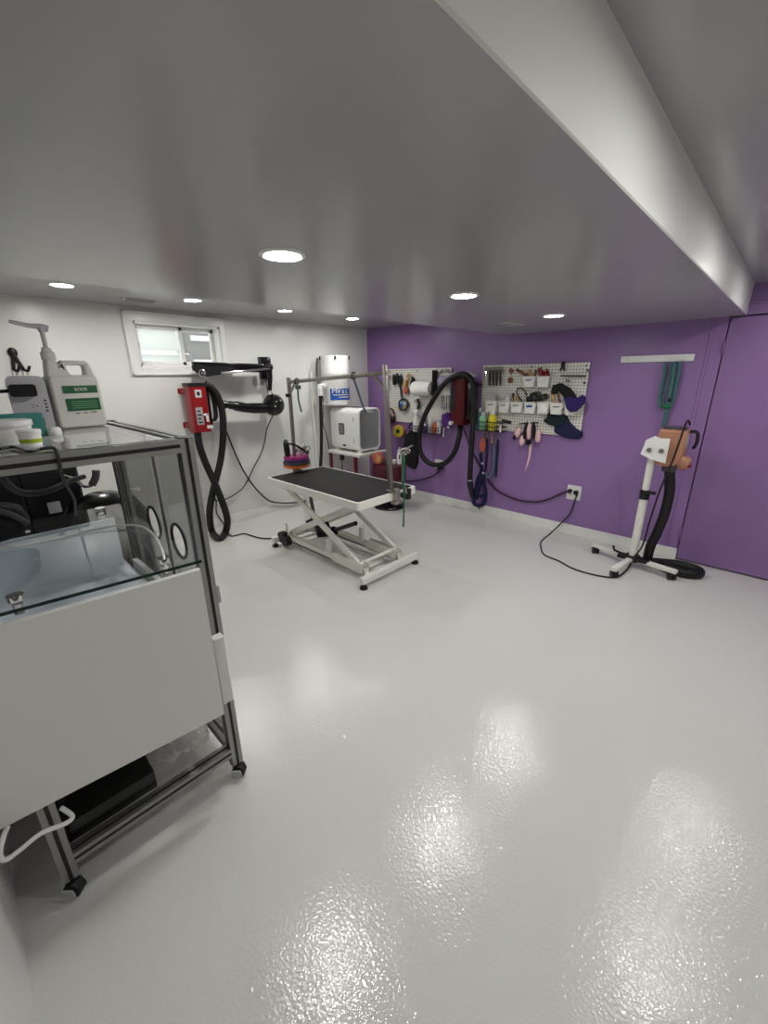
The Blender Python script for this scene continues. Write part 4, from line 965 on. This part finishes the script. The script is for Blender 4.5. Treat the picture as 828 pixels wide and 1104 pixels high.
# pink and black bows
o = thing('bow_bundle', 'bundle of pink and black satin bows hanging under the right pegboard', 'bows', pb(569, 458))
for k, (x, y, rx, rz, m_) in enumerate(((558.5, 466, .035, .055, M_pink), (563, 475, .03, .055, M_pink), (570.5, 465, .026, .085, M_pink), (579.5, 470, .032, .065, M_pink), (566.5, 465, .018, .10, M_cloth), (575.5, 464, .02, .09, M_cloth), (555, 471, .018, .03, M_cloth), (569.5, 477, .03, .03, M_cloth))):
    part('loop', MB().lump(pb(x, y, .06+.01*(k % 3)), (rx, .025, rz), .15, 2, 3, Matrix.Rotation((570-x)*.02, 3, 'Y'), k), m_, o)
part('ribbon', MB().prism([(-.016, 0), (.012, 0), (.010, -.12), (-.004, -.22), (-.035, -.30), (-.022, -.20), (-.012, -.12)], pb(572.5, 478, .05), (1, 0, 0), (0, 0, 1), .004), M_pink, o)
part('hanger', MB().tube([pb(560, 457, .03), pb(560, 457, .07), pb(580, 455.5, .07), pb(580, 455.5, .03)], .007, 6), M_black, o)
# leashes hanging from the basket
def strap(name, label, cat, pts, r, m_, d=.06, grp=None, ring=None):
    P = [pb(x, y, d) for x, y in pts]; o = thing(name, label, cat, P[0], grp)
    part('strap', MB().tube(P, r, 8, 5), m_, o)
    if ring: part('clip', MB().ring(P[0]+Vector((0, -.004, .012)), (0, 1, .2), .020, .006), M_steel, o)
    return o
o = thing('coral_cloth', 'coral coloured cloth hanging from a ring under the wire basket', 'cloth', pb(519, 478))
a = MB(); a.prism([(.02, .09), (.05, .07), (.055, -.02), (.03, -.085), (-.005, -.09), (-.035, -.02), (-.03, .02)], pb(519, 479, .06), (1, 0, 0), (0, 0, 1), -.022); q_ = part('cloth', a, M_coral, o); q_.modifiers.new('bevel', 'BEVEL').width = .008
part('ring', MB().ring(pb(523, 468, .07), (0, 1, .1), .022, .006), M_steel, o)
strap('leash', 'dark navy leash hanging between the coral cloth and the slate leash', 'leash', [(524.5, 472), (525, 480), (525, 490), (524, 500), (523, 512)], .013, M_navy, .05, None, True)
strap('leash', 'slate grey leash with pale clip hanging under the wire basket', 'leash', [(533, 478), (533, 488), (532.5, 498), (531, 508), (526, 515), (523.5, 509)], .016, M_slate, .05, None, True)
strap('leash', 'navy leash at the right end of the hanging leashes', 'leash', [(537, 474), (536.5, 486), (535.5, 498), (534.5, 514)], .013, M_navy, .06, None, True)
strap('leash', 'thin tan cord hanging from the middle of the wire basket', 'leash', [(530, 466), (530.5, 472), (530, 478)], .006, M_tan, .08)
o = thing('blue_harness', 'blue webbing dog harness hanging almost to the baseboard under the leashes', 'harness', pb(517, 545, .05))
part('hanging_strap', MB().tube([pb(523, 467.5, .07), pb(521.5, 478, .035), pb(519.5, 487, .035), pb(518.5, 491, .05)], .007, 6, 4), M_navy, o)
for k, (pts, r) in enumerate(((((518, 489), (519, 500), (519, 508), (515, 516), (512.5, 528), (511, 541)), .020), (((520, 508), (518, 518), (515.5, 528), (513, 538)), .026), (((521, 510), (521.5, 520), (523.5, 530), (522, 541)), .020), (((510, 527), (510.5, 536), (511.5, 543), (517, 545), (522, 542), (523.5, 532)), .024), (((514, 530), (517, 535), (521, 534)), .018))):
    part('strap', MB().tube([pb(x, y, .06+.008*k) for x, y in pts], r, 8, 5), M_blue if k % 2 else M_navy, o)
for x, y in ((520, 499.5), (521, 510)): part('buckle', MB().box(pb(x, y, .09), (.028, .012, .022), None, .005), M_lgrey, o)
part('strap_end', MB().tube([pb(516, 543, .06), pb(516.5, 549, .05)], .009, 6), M_slate, o)
# rail with teal leashes
x0, x1 = 3.157, 3.678
o = thing('white_rail', 'long white hook rail high on the purple wall left of the door', 'rail', (x0, 0, 1.65))
part('board', MB().bb((x0, -.02, 1.650), (x1, 0, 1.702), bev=.003, seg=1), M_white, o)
for i in range(5):
    x = x0+.06+.1*i; part('hook', MB().tube([(x, -.02, 1.672), (x, -.034, 1.664), (x, -.036, 1.676)], .004, 6), M_white, o)
o = thing('teal_leash', 'faded teal leashes hanging from the white rail behind the peach dryer', 'leash', pb(722, 390, .04))
for pts, r in ((((717, 391), (716, 402), (713.5, 415), (711.5, 428), (711, 440)), .012), (((724, 391), (721, 405), (717, 420), (714.5, 432), (716, 440)), .006), (((727, 390), (725.5, 405), (723, 420), (720.5, 434), (717, 452), (715, 460)), .016), (((733, 390), (732, 402), (729, 416), (726, 430), (722, 438)), .012)):
    part('strap', MB().tube([pb(x, y, .035) for x, y in pts], r, 8, 5), M_tealc, o)
part('clip', MB().ell(pb(721.5, 431, .05), (.012, .012, .018), n=10), M_black, o); part('knot', MB().lump(pb(719, 438.5, .045), (.035, .018, .02), .3, 3, 2), M_leadg, o)

# --- left board
sc0 = scissors('scissors', 'red handled scissors at the upper left of the left pegboard', pb(418.5, 409, .05), M_red, None, .16, .2, False, (1, 0, 0))
part('peg', MB().tube([pb(418.5, 406.5, .016), pb(418.5, 406.5, .06)], .005, 6), M_dgrey, sc0)
for i, (x, y) in enumerate(((425, 409), (428.5, 408), (432, 408.5))):
    a_, b_ = pb(x, y+6, .05), pb(x-.5, y-7, .05)
    ck = clipper('clipper', ('black clipper hanging left in the row of three on the left pegboard', 'black clipper hanging in the middle of the row of three on the left pegboard', 'black clipper hanging right in the row of three on the left pegboard')[i], a_, b_-a_, .13, .024, M_black, M_blackg)
    part('hanging_hook', MB().tube([pb(x, y, .016), pb(x, y, .05)], .006, 6), M_dgrey, ck)
def peg(o, px, py, d=.05): part('peg', MB().tube([pb(px, py, .016), pb(px, py, d)], .006, 6), M_dgrey, o)
o = thing('cable_coil', 'black cable coil holding blue and yellow pieces on the left pegboard', 'cable', pb(435, 436))
part('coil', MB().ring(pb(435, 436, .06), (.2, -1, .1), .068, .012), M_black, o)
peg(o, 435, 429.5, .07); peg(o, 435, 441, .05); part('lead', MB().tube([pb(430, 413, .05), pb(432, 420, .05), pb(433, 429, .06)], .012, 8, 4), M_black, o)
for x, y, m_, r in ((433, 437, M_vacblue, .034), (436, 435, M_lgrey, .028), (436.5, 440, M_tan, .034), (430, 440, M_amber, .02), (434.5, 434, M_teal, .028)): part('piece', MB().lump(pb(x, y, .05), (r, .014, r), .3, 3, 2, seed=int(x)), m_, o)
o = thing('wooden_brush', 'tan ring brush with pink pad hanging right of the clippers', 'brush', pb(439, 410))
part('loop', MB().ring(pb(440.5, 406, .05), (0, 1, 0), .030, .009), M_tan, o); part('handle', MB().tube([pb(438.5, 410, .05), pb(436.5, 416, .05)], .020, 8), M_amber, o)
part('pad', MB().lump(pb(437.5, 420.5, .06), (.04, .02, .05), .15, 2, 3, seed=5), M_coral, o)
single('black_holder', MB().lump(pb(445, 416, .05), (.035, .03, .10), .2, 2, 3, seed=9), M_cloth, 'black holster hanging directly left of the paper roll', 'holster', pb(445, 416))
o = thing('paper_roll', 'white paper towel roll on a black holder in the left pegboard', 'paper towel', pb(457, 418))
l_, r_ = pb(447, 418, .10), pb(466, 420, .10)
part('roll', MB().lathe([(.02, 0), (.080, 0), (.082, .01), (.082, (r_-l_).length-.01), (.080, (r_-l_).length), (.02, (r_-l_).length)], (l_.x, -.11, (l_.z+r_.z)/2), (1, 0, 0), 32), M_paper, o)
a = MB(); a.bb((r_.x+.004, -.12, 1.36), (r_.x+.012, -.02, 1.62), bev=.003, seg=1); a.cone((l_.x-.02, -.11, (l_.z+r_.z)/2), (r_.x+.02, -.11, (l_.z+r_.z)/2), .012); a.ell((r_.x+.018, -.11, (l_.z+r_.z)/2-.05), .028); a.ell((r_.x+.018, -.11, (l_.z+r_.z)/2+.06), .022); part('holder', a, M_black, o)
single('lavender_pouch', MB().lump(pb(478, 411, .09), (.085, .04, .06), .2, 2, 3, Matrix.Rotation(-.2, 3, 'Y'), 2), M_lav, 'lavender cloth pouch at the upper right of the left pegboard', 'pouch', pb(478, 411))
single('clear_hook', MB().tube([pb(474, 402, .03), pb(478, 398.5, .06), pb(484, 400, .06), pb(487, 403, .03)], .008, 8, 5), M_chrome, 'bent silver wire at the top right corner of the left pegboard', 'wire', pb(480, 400))
scissors('pliers', 'small red handled nippers under the left end of the paper roll', pb(449, 433, .05), M_red, None, .10, .3, False, (1, 0, 0))
single('black_clip', MB().tube([pb(450, 430, .05), pb(452, 436, .05), pb(450.5, 441, .05)], .015, 8, 4), M_black, 'black curved clip beside the red nippers', 'clip', pb(451, 436))
for i in range(4):
    x = 476.5+2.6*i; a = MB(); a.box(pb(x, 434, .045), (.016, .010, .15), None, .003, 1); a.box(pb(x, 428, .047), (.02, .014, .03), None, .003, 1)
    single('metal_comb', a, M_chrome, 'silver comb hanging in a row to the left of the red wall dryer', 'comb', pb(x, 442), 'silver combs')
p = pb(450.5, 452, .07); 
def spray(name, label, p, h, r, mb_, mh):
    o = thing(name, label, 'spray bottle', p)
    part('body', MB().lathe([(r*.95, 0), (r, .01), (r, h*.5), (r*.45, h*.7), (r*.40, h*.78)], p, n=18), mb_, o)
    a = MB(); a.lathe([(r*.5, h*.76), (r*.5, h*.85)], p, n=12); a.box(p+Vector((-.015, 0, h*.92)), (.075, .028, h*.14), None, .006); a.tube([p+Vector((-.035, 0, h*.86)), p+Vector((-.03, 0, h*.7))], .006, 6); part('trigger', a, mh, o)
zb = pb(467, 467, .08).z
spray('spray_bottle', 'white spray bottle at the lower left of the left pegboard basket', Vector((pb(449, 455, .09).x, -.09, zb)), .27, .045, M_white, M_white)
spray('spray_bottle', 'pale grey spray bottle right behind the white one on the left pegboard', Vector((pb(455.5, 455, .07).x, -.075, zb)), .24, .042, M_lgrey, M_grey)
bottle('blue small bottle in the left pegboard basket', 458, 467, .10, .030, M_indigo, M_white, d=.10)
bottle('clear white bottle in the left pegboard basket', 464, 467, .17, .034, M_lgrey, M_white, d=.09)
bottle('orange bottle in the left pegboard basket', 468.5, 467, .15, .028, M_orange, M_lgrey, d=.09)
bottle('white bottle at the right end of the left pegboard basket', 473, 467, .16, .028, M_white, M_lgrey, d=.09)
x0, x1 = pb(445, 462, .03).x, pb(478, 462, .03).x; zt = zb+.075
o = thing('wire_basket', 'black wire basket with small bottles at the bottom of the left pegboard', 'basket', ((x0+x1)/2, -.03, zb))
a = MB()
for z in (zt, (zt+zb)/2, zb): a.tube([(x0, -.025, z), (x0, -.135, z), (x1, -.135, z), (x1, -.025, z)], .004, 6, 0, True)
for i in range(13):
    x = x0+(x1-x0)*i/12; a.tube([(x, -.025, zb), (x, -.135, zb), (x, -.135, zt)], .0028, 5)
part('wire_frame', a, M_black, o)
o = thing('violet_sponge', 'violet round sponge hanging by the lower left of the red wall dryer', 'sponge', pb(482, 453))
part('sponge', MB().lump(pb(482, 453, .08), (.075, .05, .085), .2, 3, 4, seed=6), M_violet, o); part('stick', MB().tube([pb(478.5, 461, .09), pb(478, 471, .09)], .007, 6), M_white, o)
part('tag', MB().box(pb(483, 460.5, .13), (.03, .01, .016), None, .004), M_white, o)
o = thing('red_headphones', 'red ear muffs hanging beside the right post of the grooming arm', 'ear muffs', pb(418, 450))
part('cup', MB().lump(pb(419, 451, .07), (.05, .04, .075), .1, 2, 3, seed=1), M_red, o); part('cup', MB().lump(pb(424.5, 452, .05), (.022, .03, .05), .1, 2, 3, seed=2), M_black, o)
part('band', MB().tube([pb(416, 446, .06), pb(418, 441, .06), pb(423, 441.5, .06), pb(425.5, 447, .06)], .012, 8, 5), M_maroon, o)
o = thing('amber_tape_roll', 'amber tape roll hanging below the left pegboard', 'tape roll', pb(430, 465))
c_ = pb(430, 465, .07); nx = (.25, -1, .1)
part('tape', MB().lathe([(.030, -.025), (.078, -.025), (.084, -.015), (.084, .012), (.076, .024), (.030, .024)], c_, nx, 32), M_amber, o)
part('label_ring', MB().lathe([(.028, .025), (.055, .0255), (.055, .027), (.028, .027)], c_, nx, 28), M_lime, o); part('core', MB().lathe([(0, .026), (.026, .026), (.026, .03), (0, .031)], c_, nx, 20), M_black, o)
# black aprons at the left
o = thing('black_apron', 'black apron hanging on the purple wall below the left pegboard', 'apron', pb(441, 500, .05))
a = MB(); a.prism([(-.02, .24), (.06, .25), (.10, .18), (.12, .0), (.11, -.18), (.07, -.27), (-.03, -.25), (-.11, -.20), (-.135, .0), (-.10, .14)], pb(442, 484, .04), (1, 0, 0), (0, 0, 1), -.06)
q_ = part('cloth', a, M_cloth, o); bv = q_.modifiers.new('bevel', 'BEVEL'); bv.width = .02; bv.segments = 3
a = MB(); a.tube([pb(440, 462, .04), pb(445, 455, .04), pb(449, 461, .04)], .008, 8, 5); part('neck_strap', a, M_cloth, o)

# --- red wall dryer with looping hose
Y = -.20
xa, xb = wy(486, 430, Y).x, wy(500, 430, Y).x; zt, zb2 = wy(492, 409, Y).z, wy(492, 458, Y).z
xc = (xa+xb)/2; ww = xb-xa
rd = thing('wall_dryer', 'dark red wall dryer between the two pegboards with a thick looping black hose', 'dryer', (xc, 0, zb2))
part('housing', MB().prism(rrect(ww, .17, .035, cx=xc, cy=Y+.085), (0, 0, zb2), (1, 0, 0), (0, 1, 0), zt-zb2), M_redd, rd)
a = MB(); a.prism(rrect(ww+.01, .18, .038, cx=xc, cy=Y+.085), (0, 0, zt), (1, 0, 0), (0, 1, 0), .025); part('top_cap', a, M_black, rd)
a = MB(); a.bb((xc, Y+.05, zb2+.06), (xb+.09, -.06, zt-.03), bev=.012); part('motor_back', a, M_blackg, rd)
a = MB()
for z in (zt-.06, zb2+.03): a.bb((xb-.05, Y+.12, z-.014), (xb+.10, Y+.15, z+.014), bev=.003, seg=1); a.bb((xb+.07, Y+.12, z-.016), (xb+.095, 0, z+.016), bev=.003, seg=1)
part('bracket', a, M_redd, rd)
a = MB(); a.prism(rrect(.05, .26, .02), (xa+.035, Y-.001, (zt+zb2)/2+.03), (1, 0, 0), (0, 0, 1), .002); part('spec_label', a, M_black, rd)
a = MB(); a.cone((xa+.03, Y+.03, zb2+.02), (xa+.02, Y-.03, zb2+.015), .022); part('cap', a, M_white, rd)
a = MB(); a.prism([(-.17, .0), (-.12, .035), (.10, .045), (.17, .02), (.18, -.01), (.10, .01), (-.10, .0), (-.16, -.04)], (xc+.04, Y-.03, zt+.035), (1, 0, 0), (0, 0, 1), -.07); part('hose_hook', a, M_grey, rd)
HY = -.235
hp_ = [wy(496, 460, Y+.08)] + [wy(x, y, HY) for x, y in ((495, 470), (491.5, 484), (485, 495), (475.5, 501), (464, 500), (455.5, 492), (452, 480), (453, 464), (458, 448), (467, 431), (477, 416), (486, 408), (495, 404), (503, 404.5), (509, 411), (511, 425), (510.5, 445), (509, 470), (507.5, 495), (506.5, 517))]
part('hose', MB().tube(hp_, .029, 12, 5), M_rubber, rd)
a = MB(); e_ = wy(506.5, 517, HY); a.cone(e_, e_+Vector((0, 0, -.012)), .037); part('hose_collar', a, M_chrome, rd)
a = MB(); a.tube([e_+Vector((0, 0, -.012)), wy(507.5, 528, HY), wy(509.5, 538, HY)], [.034, .026, .02], 12, 3); part('nozzle', a, M_black, rd)
cp_ = [wy(498, 458, -.1), wy(502, 468, -.03), wy(507, 482, -.025), wy(513, 495, -.025), wy(519, 506, -.02), wy(526, 516, -.02), wy(533, 526, -.02), wy(543, 533, -.02), wy(560, 539.5, -.02), wy(578, 541, -.02), wy(592, 538, -.02), wy(604, 532.5, -.022), wy(613, 529.2, -.03)]
part('power_cord', MB().tube(cp_, .009, 8, 5), mat('plum_cord', (48, 22, 42), .5), rd)
a = MB(); q_ = wy(615, 529, -.01); a.lathe([(.020, 0), (.022, .03), (.014, .045)], (q_.x, -.01, q_.z), (0, -1, 0), 14); part('plug', a, M_black, rd)
cp_ = [wy(474, 505, -.03), wy(470, 511, -.02), wy(462, 515, -.02), wy(450, 518, -.02), wy(437, 519, -.02), wy(420, 520, -.02)]
o = thing('extension_cable', 'black cable running left along the purple wall from the outlet behind the hose loop', 'cord', cp_[0]); part('cord', MB().tube(cp_, .008, 8, 5), M_black, o)
part('plug', MB().bb(cp_[0]+Vector((-.03, -.02, -.01)), cp_[0]+Vector((.05, .018, .03)), bev=.006), M_black, o)

# ==================================================== STAND DRYER
SY = -.42
bot, top = wy(686, 596, SY), wy(711, 478, SY)
px_, pz_ = 3.60, top.z
hub = Vector((px_, SY, .075))
sd = thing('stand_dryer', 'peach coloured dryer on white rolling stand beside the purple door', 'stand dryer', (px_, SY, 0))
part('pole', MB().tube([hub, Vector((px_, SY, .64))], .030, 16), M_wmetal, sd)
part('upper_pole', MB().tube([Vector((px_, SY, .62)), Vector((px_, SY, pz_+.02))], .026, 16), M_wmetal, sd)
a = MB(); a.cone((px_, SY, .60), (px_, SY, .675), .037); a.cone((px_+.02, SY-.02, .66), (px_+.075, SY-.05, .67), .014); part('clamp_collar', a, M_black, sd)
a = MB(); a.cone(hub+Vector((0, 0, -.02)), hub+Vector((0, 0, .03)), .055); a.bb(hub+Vector((-.11, -.045, -.012)), hub+Vector((.13, .035, .022)), bev=.01); a.tube([hub+Vector((-.09, 0, .02)), hub+Vector((-.14, -.02, .04)), hub+Vector((-.155, -.01, .075))], .010, 8); part('base_hub', a, M_black, sd)
for fx in ((3.285, -.335), (3.555, -.735), (3.90, -.475)):
    v = Vector((fx[0], fx[1], .075)); c_ = v.copy(); c_.z = 0
    part('leg', MB().beam(hub, v+(v-hub).normalized()*.03, .046, .030, bev=.004), M_wmetal, sd)
    a = MB(); s_ = Vector((.018, .012, 0)); a.cone(c_+Vector((0, 0, .028))-s_*1.2, c_+Vector((0, 0, .028))-s_*.3, .028, n=16); a.cone(c_+Vector((0, 0, .028))+s_*.3, c_+Vector((0, 0, .028))+s_*1.2, .028, n=16); a.cone(c_+Vector((0, 0, .028)), c_+Vector((0, 0, .066)), .014); part('caster', a, M_black, sd)
# head
tl, br = wy(709, 459, SY), wy(735, 500, SY)
hx0, hx1, hz0, hz1 = wy(708, 480, SY).x, wy(737, 480, SY).x, wy(720, 503, SY).z, wy(720, 463, SY).z
hcx, hcz = (hx0+hx1)/2, (hz0+hz1)/2
a = MB()
pr = [(-.5, .5), (.42, .5), (.55, .42), (.55, -.15), (.42, -.42), (.2, -.5), (-.36, -.5), (-.5, -.38)]
a.prism([(x*(hx1-hx0), z*(hz1-hz0)) for x, z in pr], (hcx, SY-.02, hcz), (1, 0, 0), (0, 0, 1), -.20)
hb = part('housing', a, M_peach, sd); bv = hb.modifiers.new('bevel', 'BEVEL'); bv.width = .025; bv.segments = 4; bv.limit_method = 'ANGLE'; bv.angle_limit = .4
a = MB(); a.prism(rrect((hx1-hx0)*.86, .15, .03, cx=hcx, cy=SY+.08), (0, 0, hz1-.012), (1, 0, 0), (0, 1, 0), .025); part('top_vent', a, M_dgrey, sd)
a = MB(); a.bb((hx1-.005, SY+.02, hcz-.0), (hx1+.012, SY+.14, hz1-.03), bev=.004); part('control_plate', a, M_grey, sd)
a = MB(); a.tube([(hx1+.01, SY+.09, hz1-.015), (hx1+.055, SY+.09, hz1-.02), (hx1+.065, SY+.09, hcz+.05), (hx1+.05, SY+.09, hcz-.0)], .012, 10, 5); part('handle', a, M_black, sd)
a = MB(); a.lathe([(.055, 0), (.058, .05), (.045, .09)], (hx1-.04, SY+.10, hcz-.10), (1, 0, -.3), 20); part('air_intake', a, M_peach, sd)
a = MB(); a.ell((hx1+.055, SY+.07, hcz-.13), .014); part('button', a, M_red, sd)
# bracket: two white plates
v1 = wy(704, 478, SY-.05)
a = MB(); a.prism([(-.085, -.05), (.0, -.085), (.09, -.10), (.09, .085), (.03, .082), (-.01, .095), (-.06, .065)], (hx0+.0, SY-.055, hcz-.005), (1, 0, 0), (0, 0, 1), .012); a.bb((hx0-.07, SY-.06, hcz-.055), (hx0-.058, SY+.05, hcz+.05), bev=.004)
part('bracket', a, M_white, sd)
a = MB()
for dx in (-.03, .05): a.cone((hx0+dx, SY-.066, hcz-.015), (hx0+dx, SY-.082, hcz-.015), .018, n=8); a.cone((hx0+dx, SY-.082, hcz-.015), (hx0+dx, SY-.09, hcz-.015), .010, n=10)
part('bolt', a, M_steel, sd)
# hose down to a coil on the floor
n0 = wy(722, 501, SY+.06)
a = MB(); a.cone(n0+Vector((0, 0, .03)), n0+Vector((0, 0, -.05)), .048); part('hose_collar', a, M_dgrey, sd)
hp_ = [n0, wy(722, 515, SY+.07), wy(721.5, 532, SY+.07), wy(716, 555, SY+.07), wy(708, 575, SY+.07), wy(701, 590, SY+.08), Vector((3.70, SY+.1, .05)), Vector((3.76, -.27, .036)), Vector((3.90, -.205, .036)), Vector((4.03, -.22, .036)), Vector((4.05, -.30, .036)), Vector((3.98, -.36, .037)), Vector((3.86, -.36, .037)), Vector((3.80, -.30, .038))]
part('hose', MB().tube(hp_, .036, 14, 6), M_rubber, sd)
cp_ = [wy(623, 531, -.035), wy(619.5, 540, -.03), wy(615, 553, -.03), wy(606, 563, -.04), wz(594, 574.5, .01), wz(584, 583, .008), wz(583, 589, .008), wz(587, 598, .008), wz(603, 605, .008), wz(618, 613, .008), wz(640, 619.5, .008), wz(662, 622.5, .008), wz(673, 617, .008), wz(680, 608, .02), Vector((px_+.02, SY-.06, .10)), Vector((px_+.06, SY-.02, .22)), wy(701, 560, SY+.0), wy(711, 530, SY+.0), wy(720, 509, SY-.0), wy(727, 492, SY-.08), wy(734, 472, SY-.08), wy(739, 458, SY-.03), wy(742, 453.5, SY+.03), wy(744, 458, SY+.08)]
part('power_cord', MB().tube(cp_, .0068, 8, 6), M_black, sd)
q_ = wy(620.5, 530.5, -.01); a = MB(); a.lathe([(.020, 0), (.022, .03), (.014, .045)], (q_.x+.01, -.01, q_.z), (0, -1, 0), 14); part('plug', a, M_black, sd)

# ================================================================ WORLD, VIEW
Wd = bpy.data.worlds.new('daylight'); bpy.context.scene.world = Wd; Wd.use_nodes = True
bgd = Wd.node_tree.nodes['Background']; bgd.inputs[0].default_value = (.98, .99, 1, 1); bgd.inputs[1].default_value = WORLD
vs = bpy.context.scene.view_settings
vs.view_transform = 'Standard'; vs.look = 'None'; vs.gamma = 1; vs.use_curve_mapping = False; vs.exposure = EXPO
cy = bpy.context.scene.cycles
cy.max_bounces = 14; cy.diffuse_bounces = 6; cy.glossy_bounces = 6; cy.transparent_max_bounces = 16; cy.sample_clamp_indirect = 8; cy.use_denoising = True
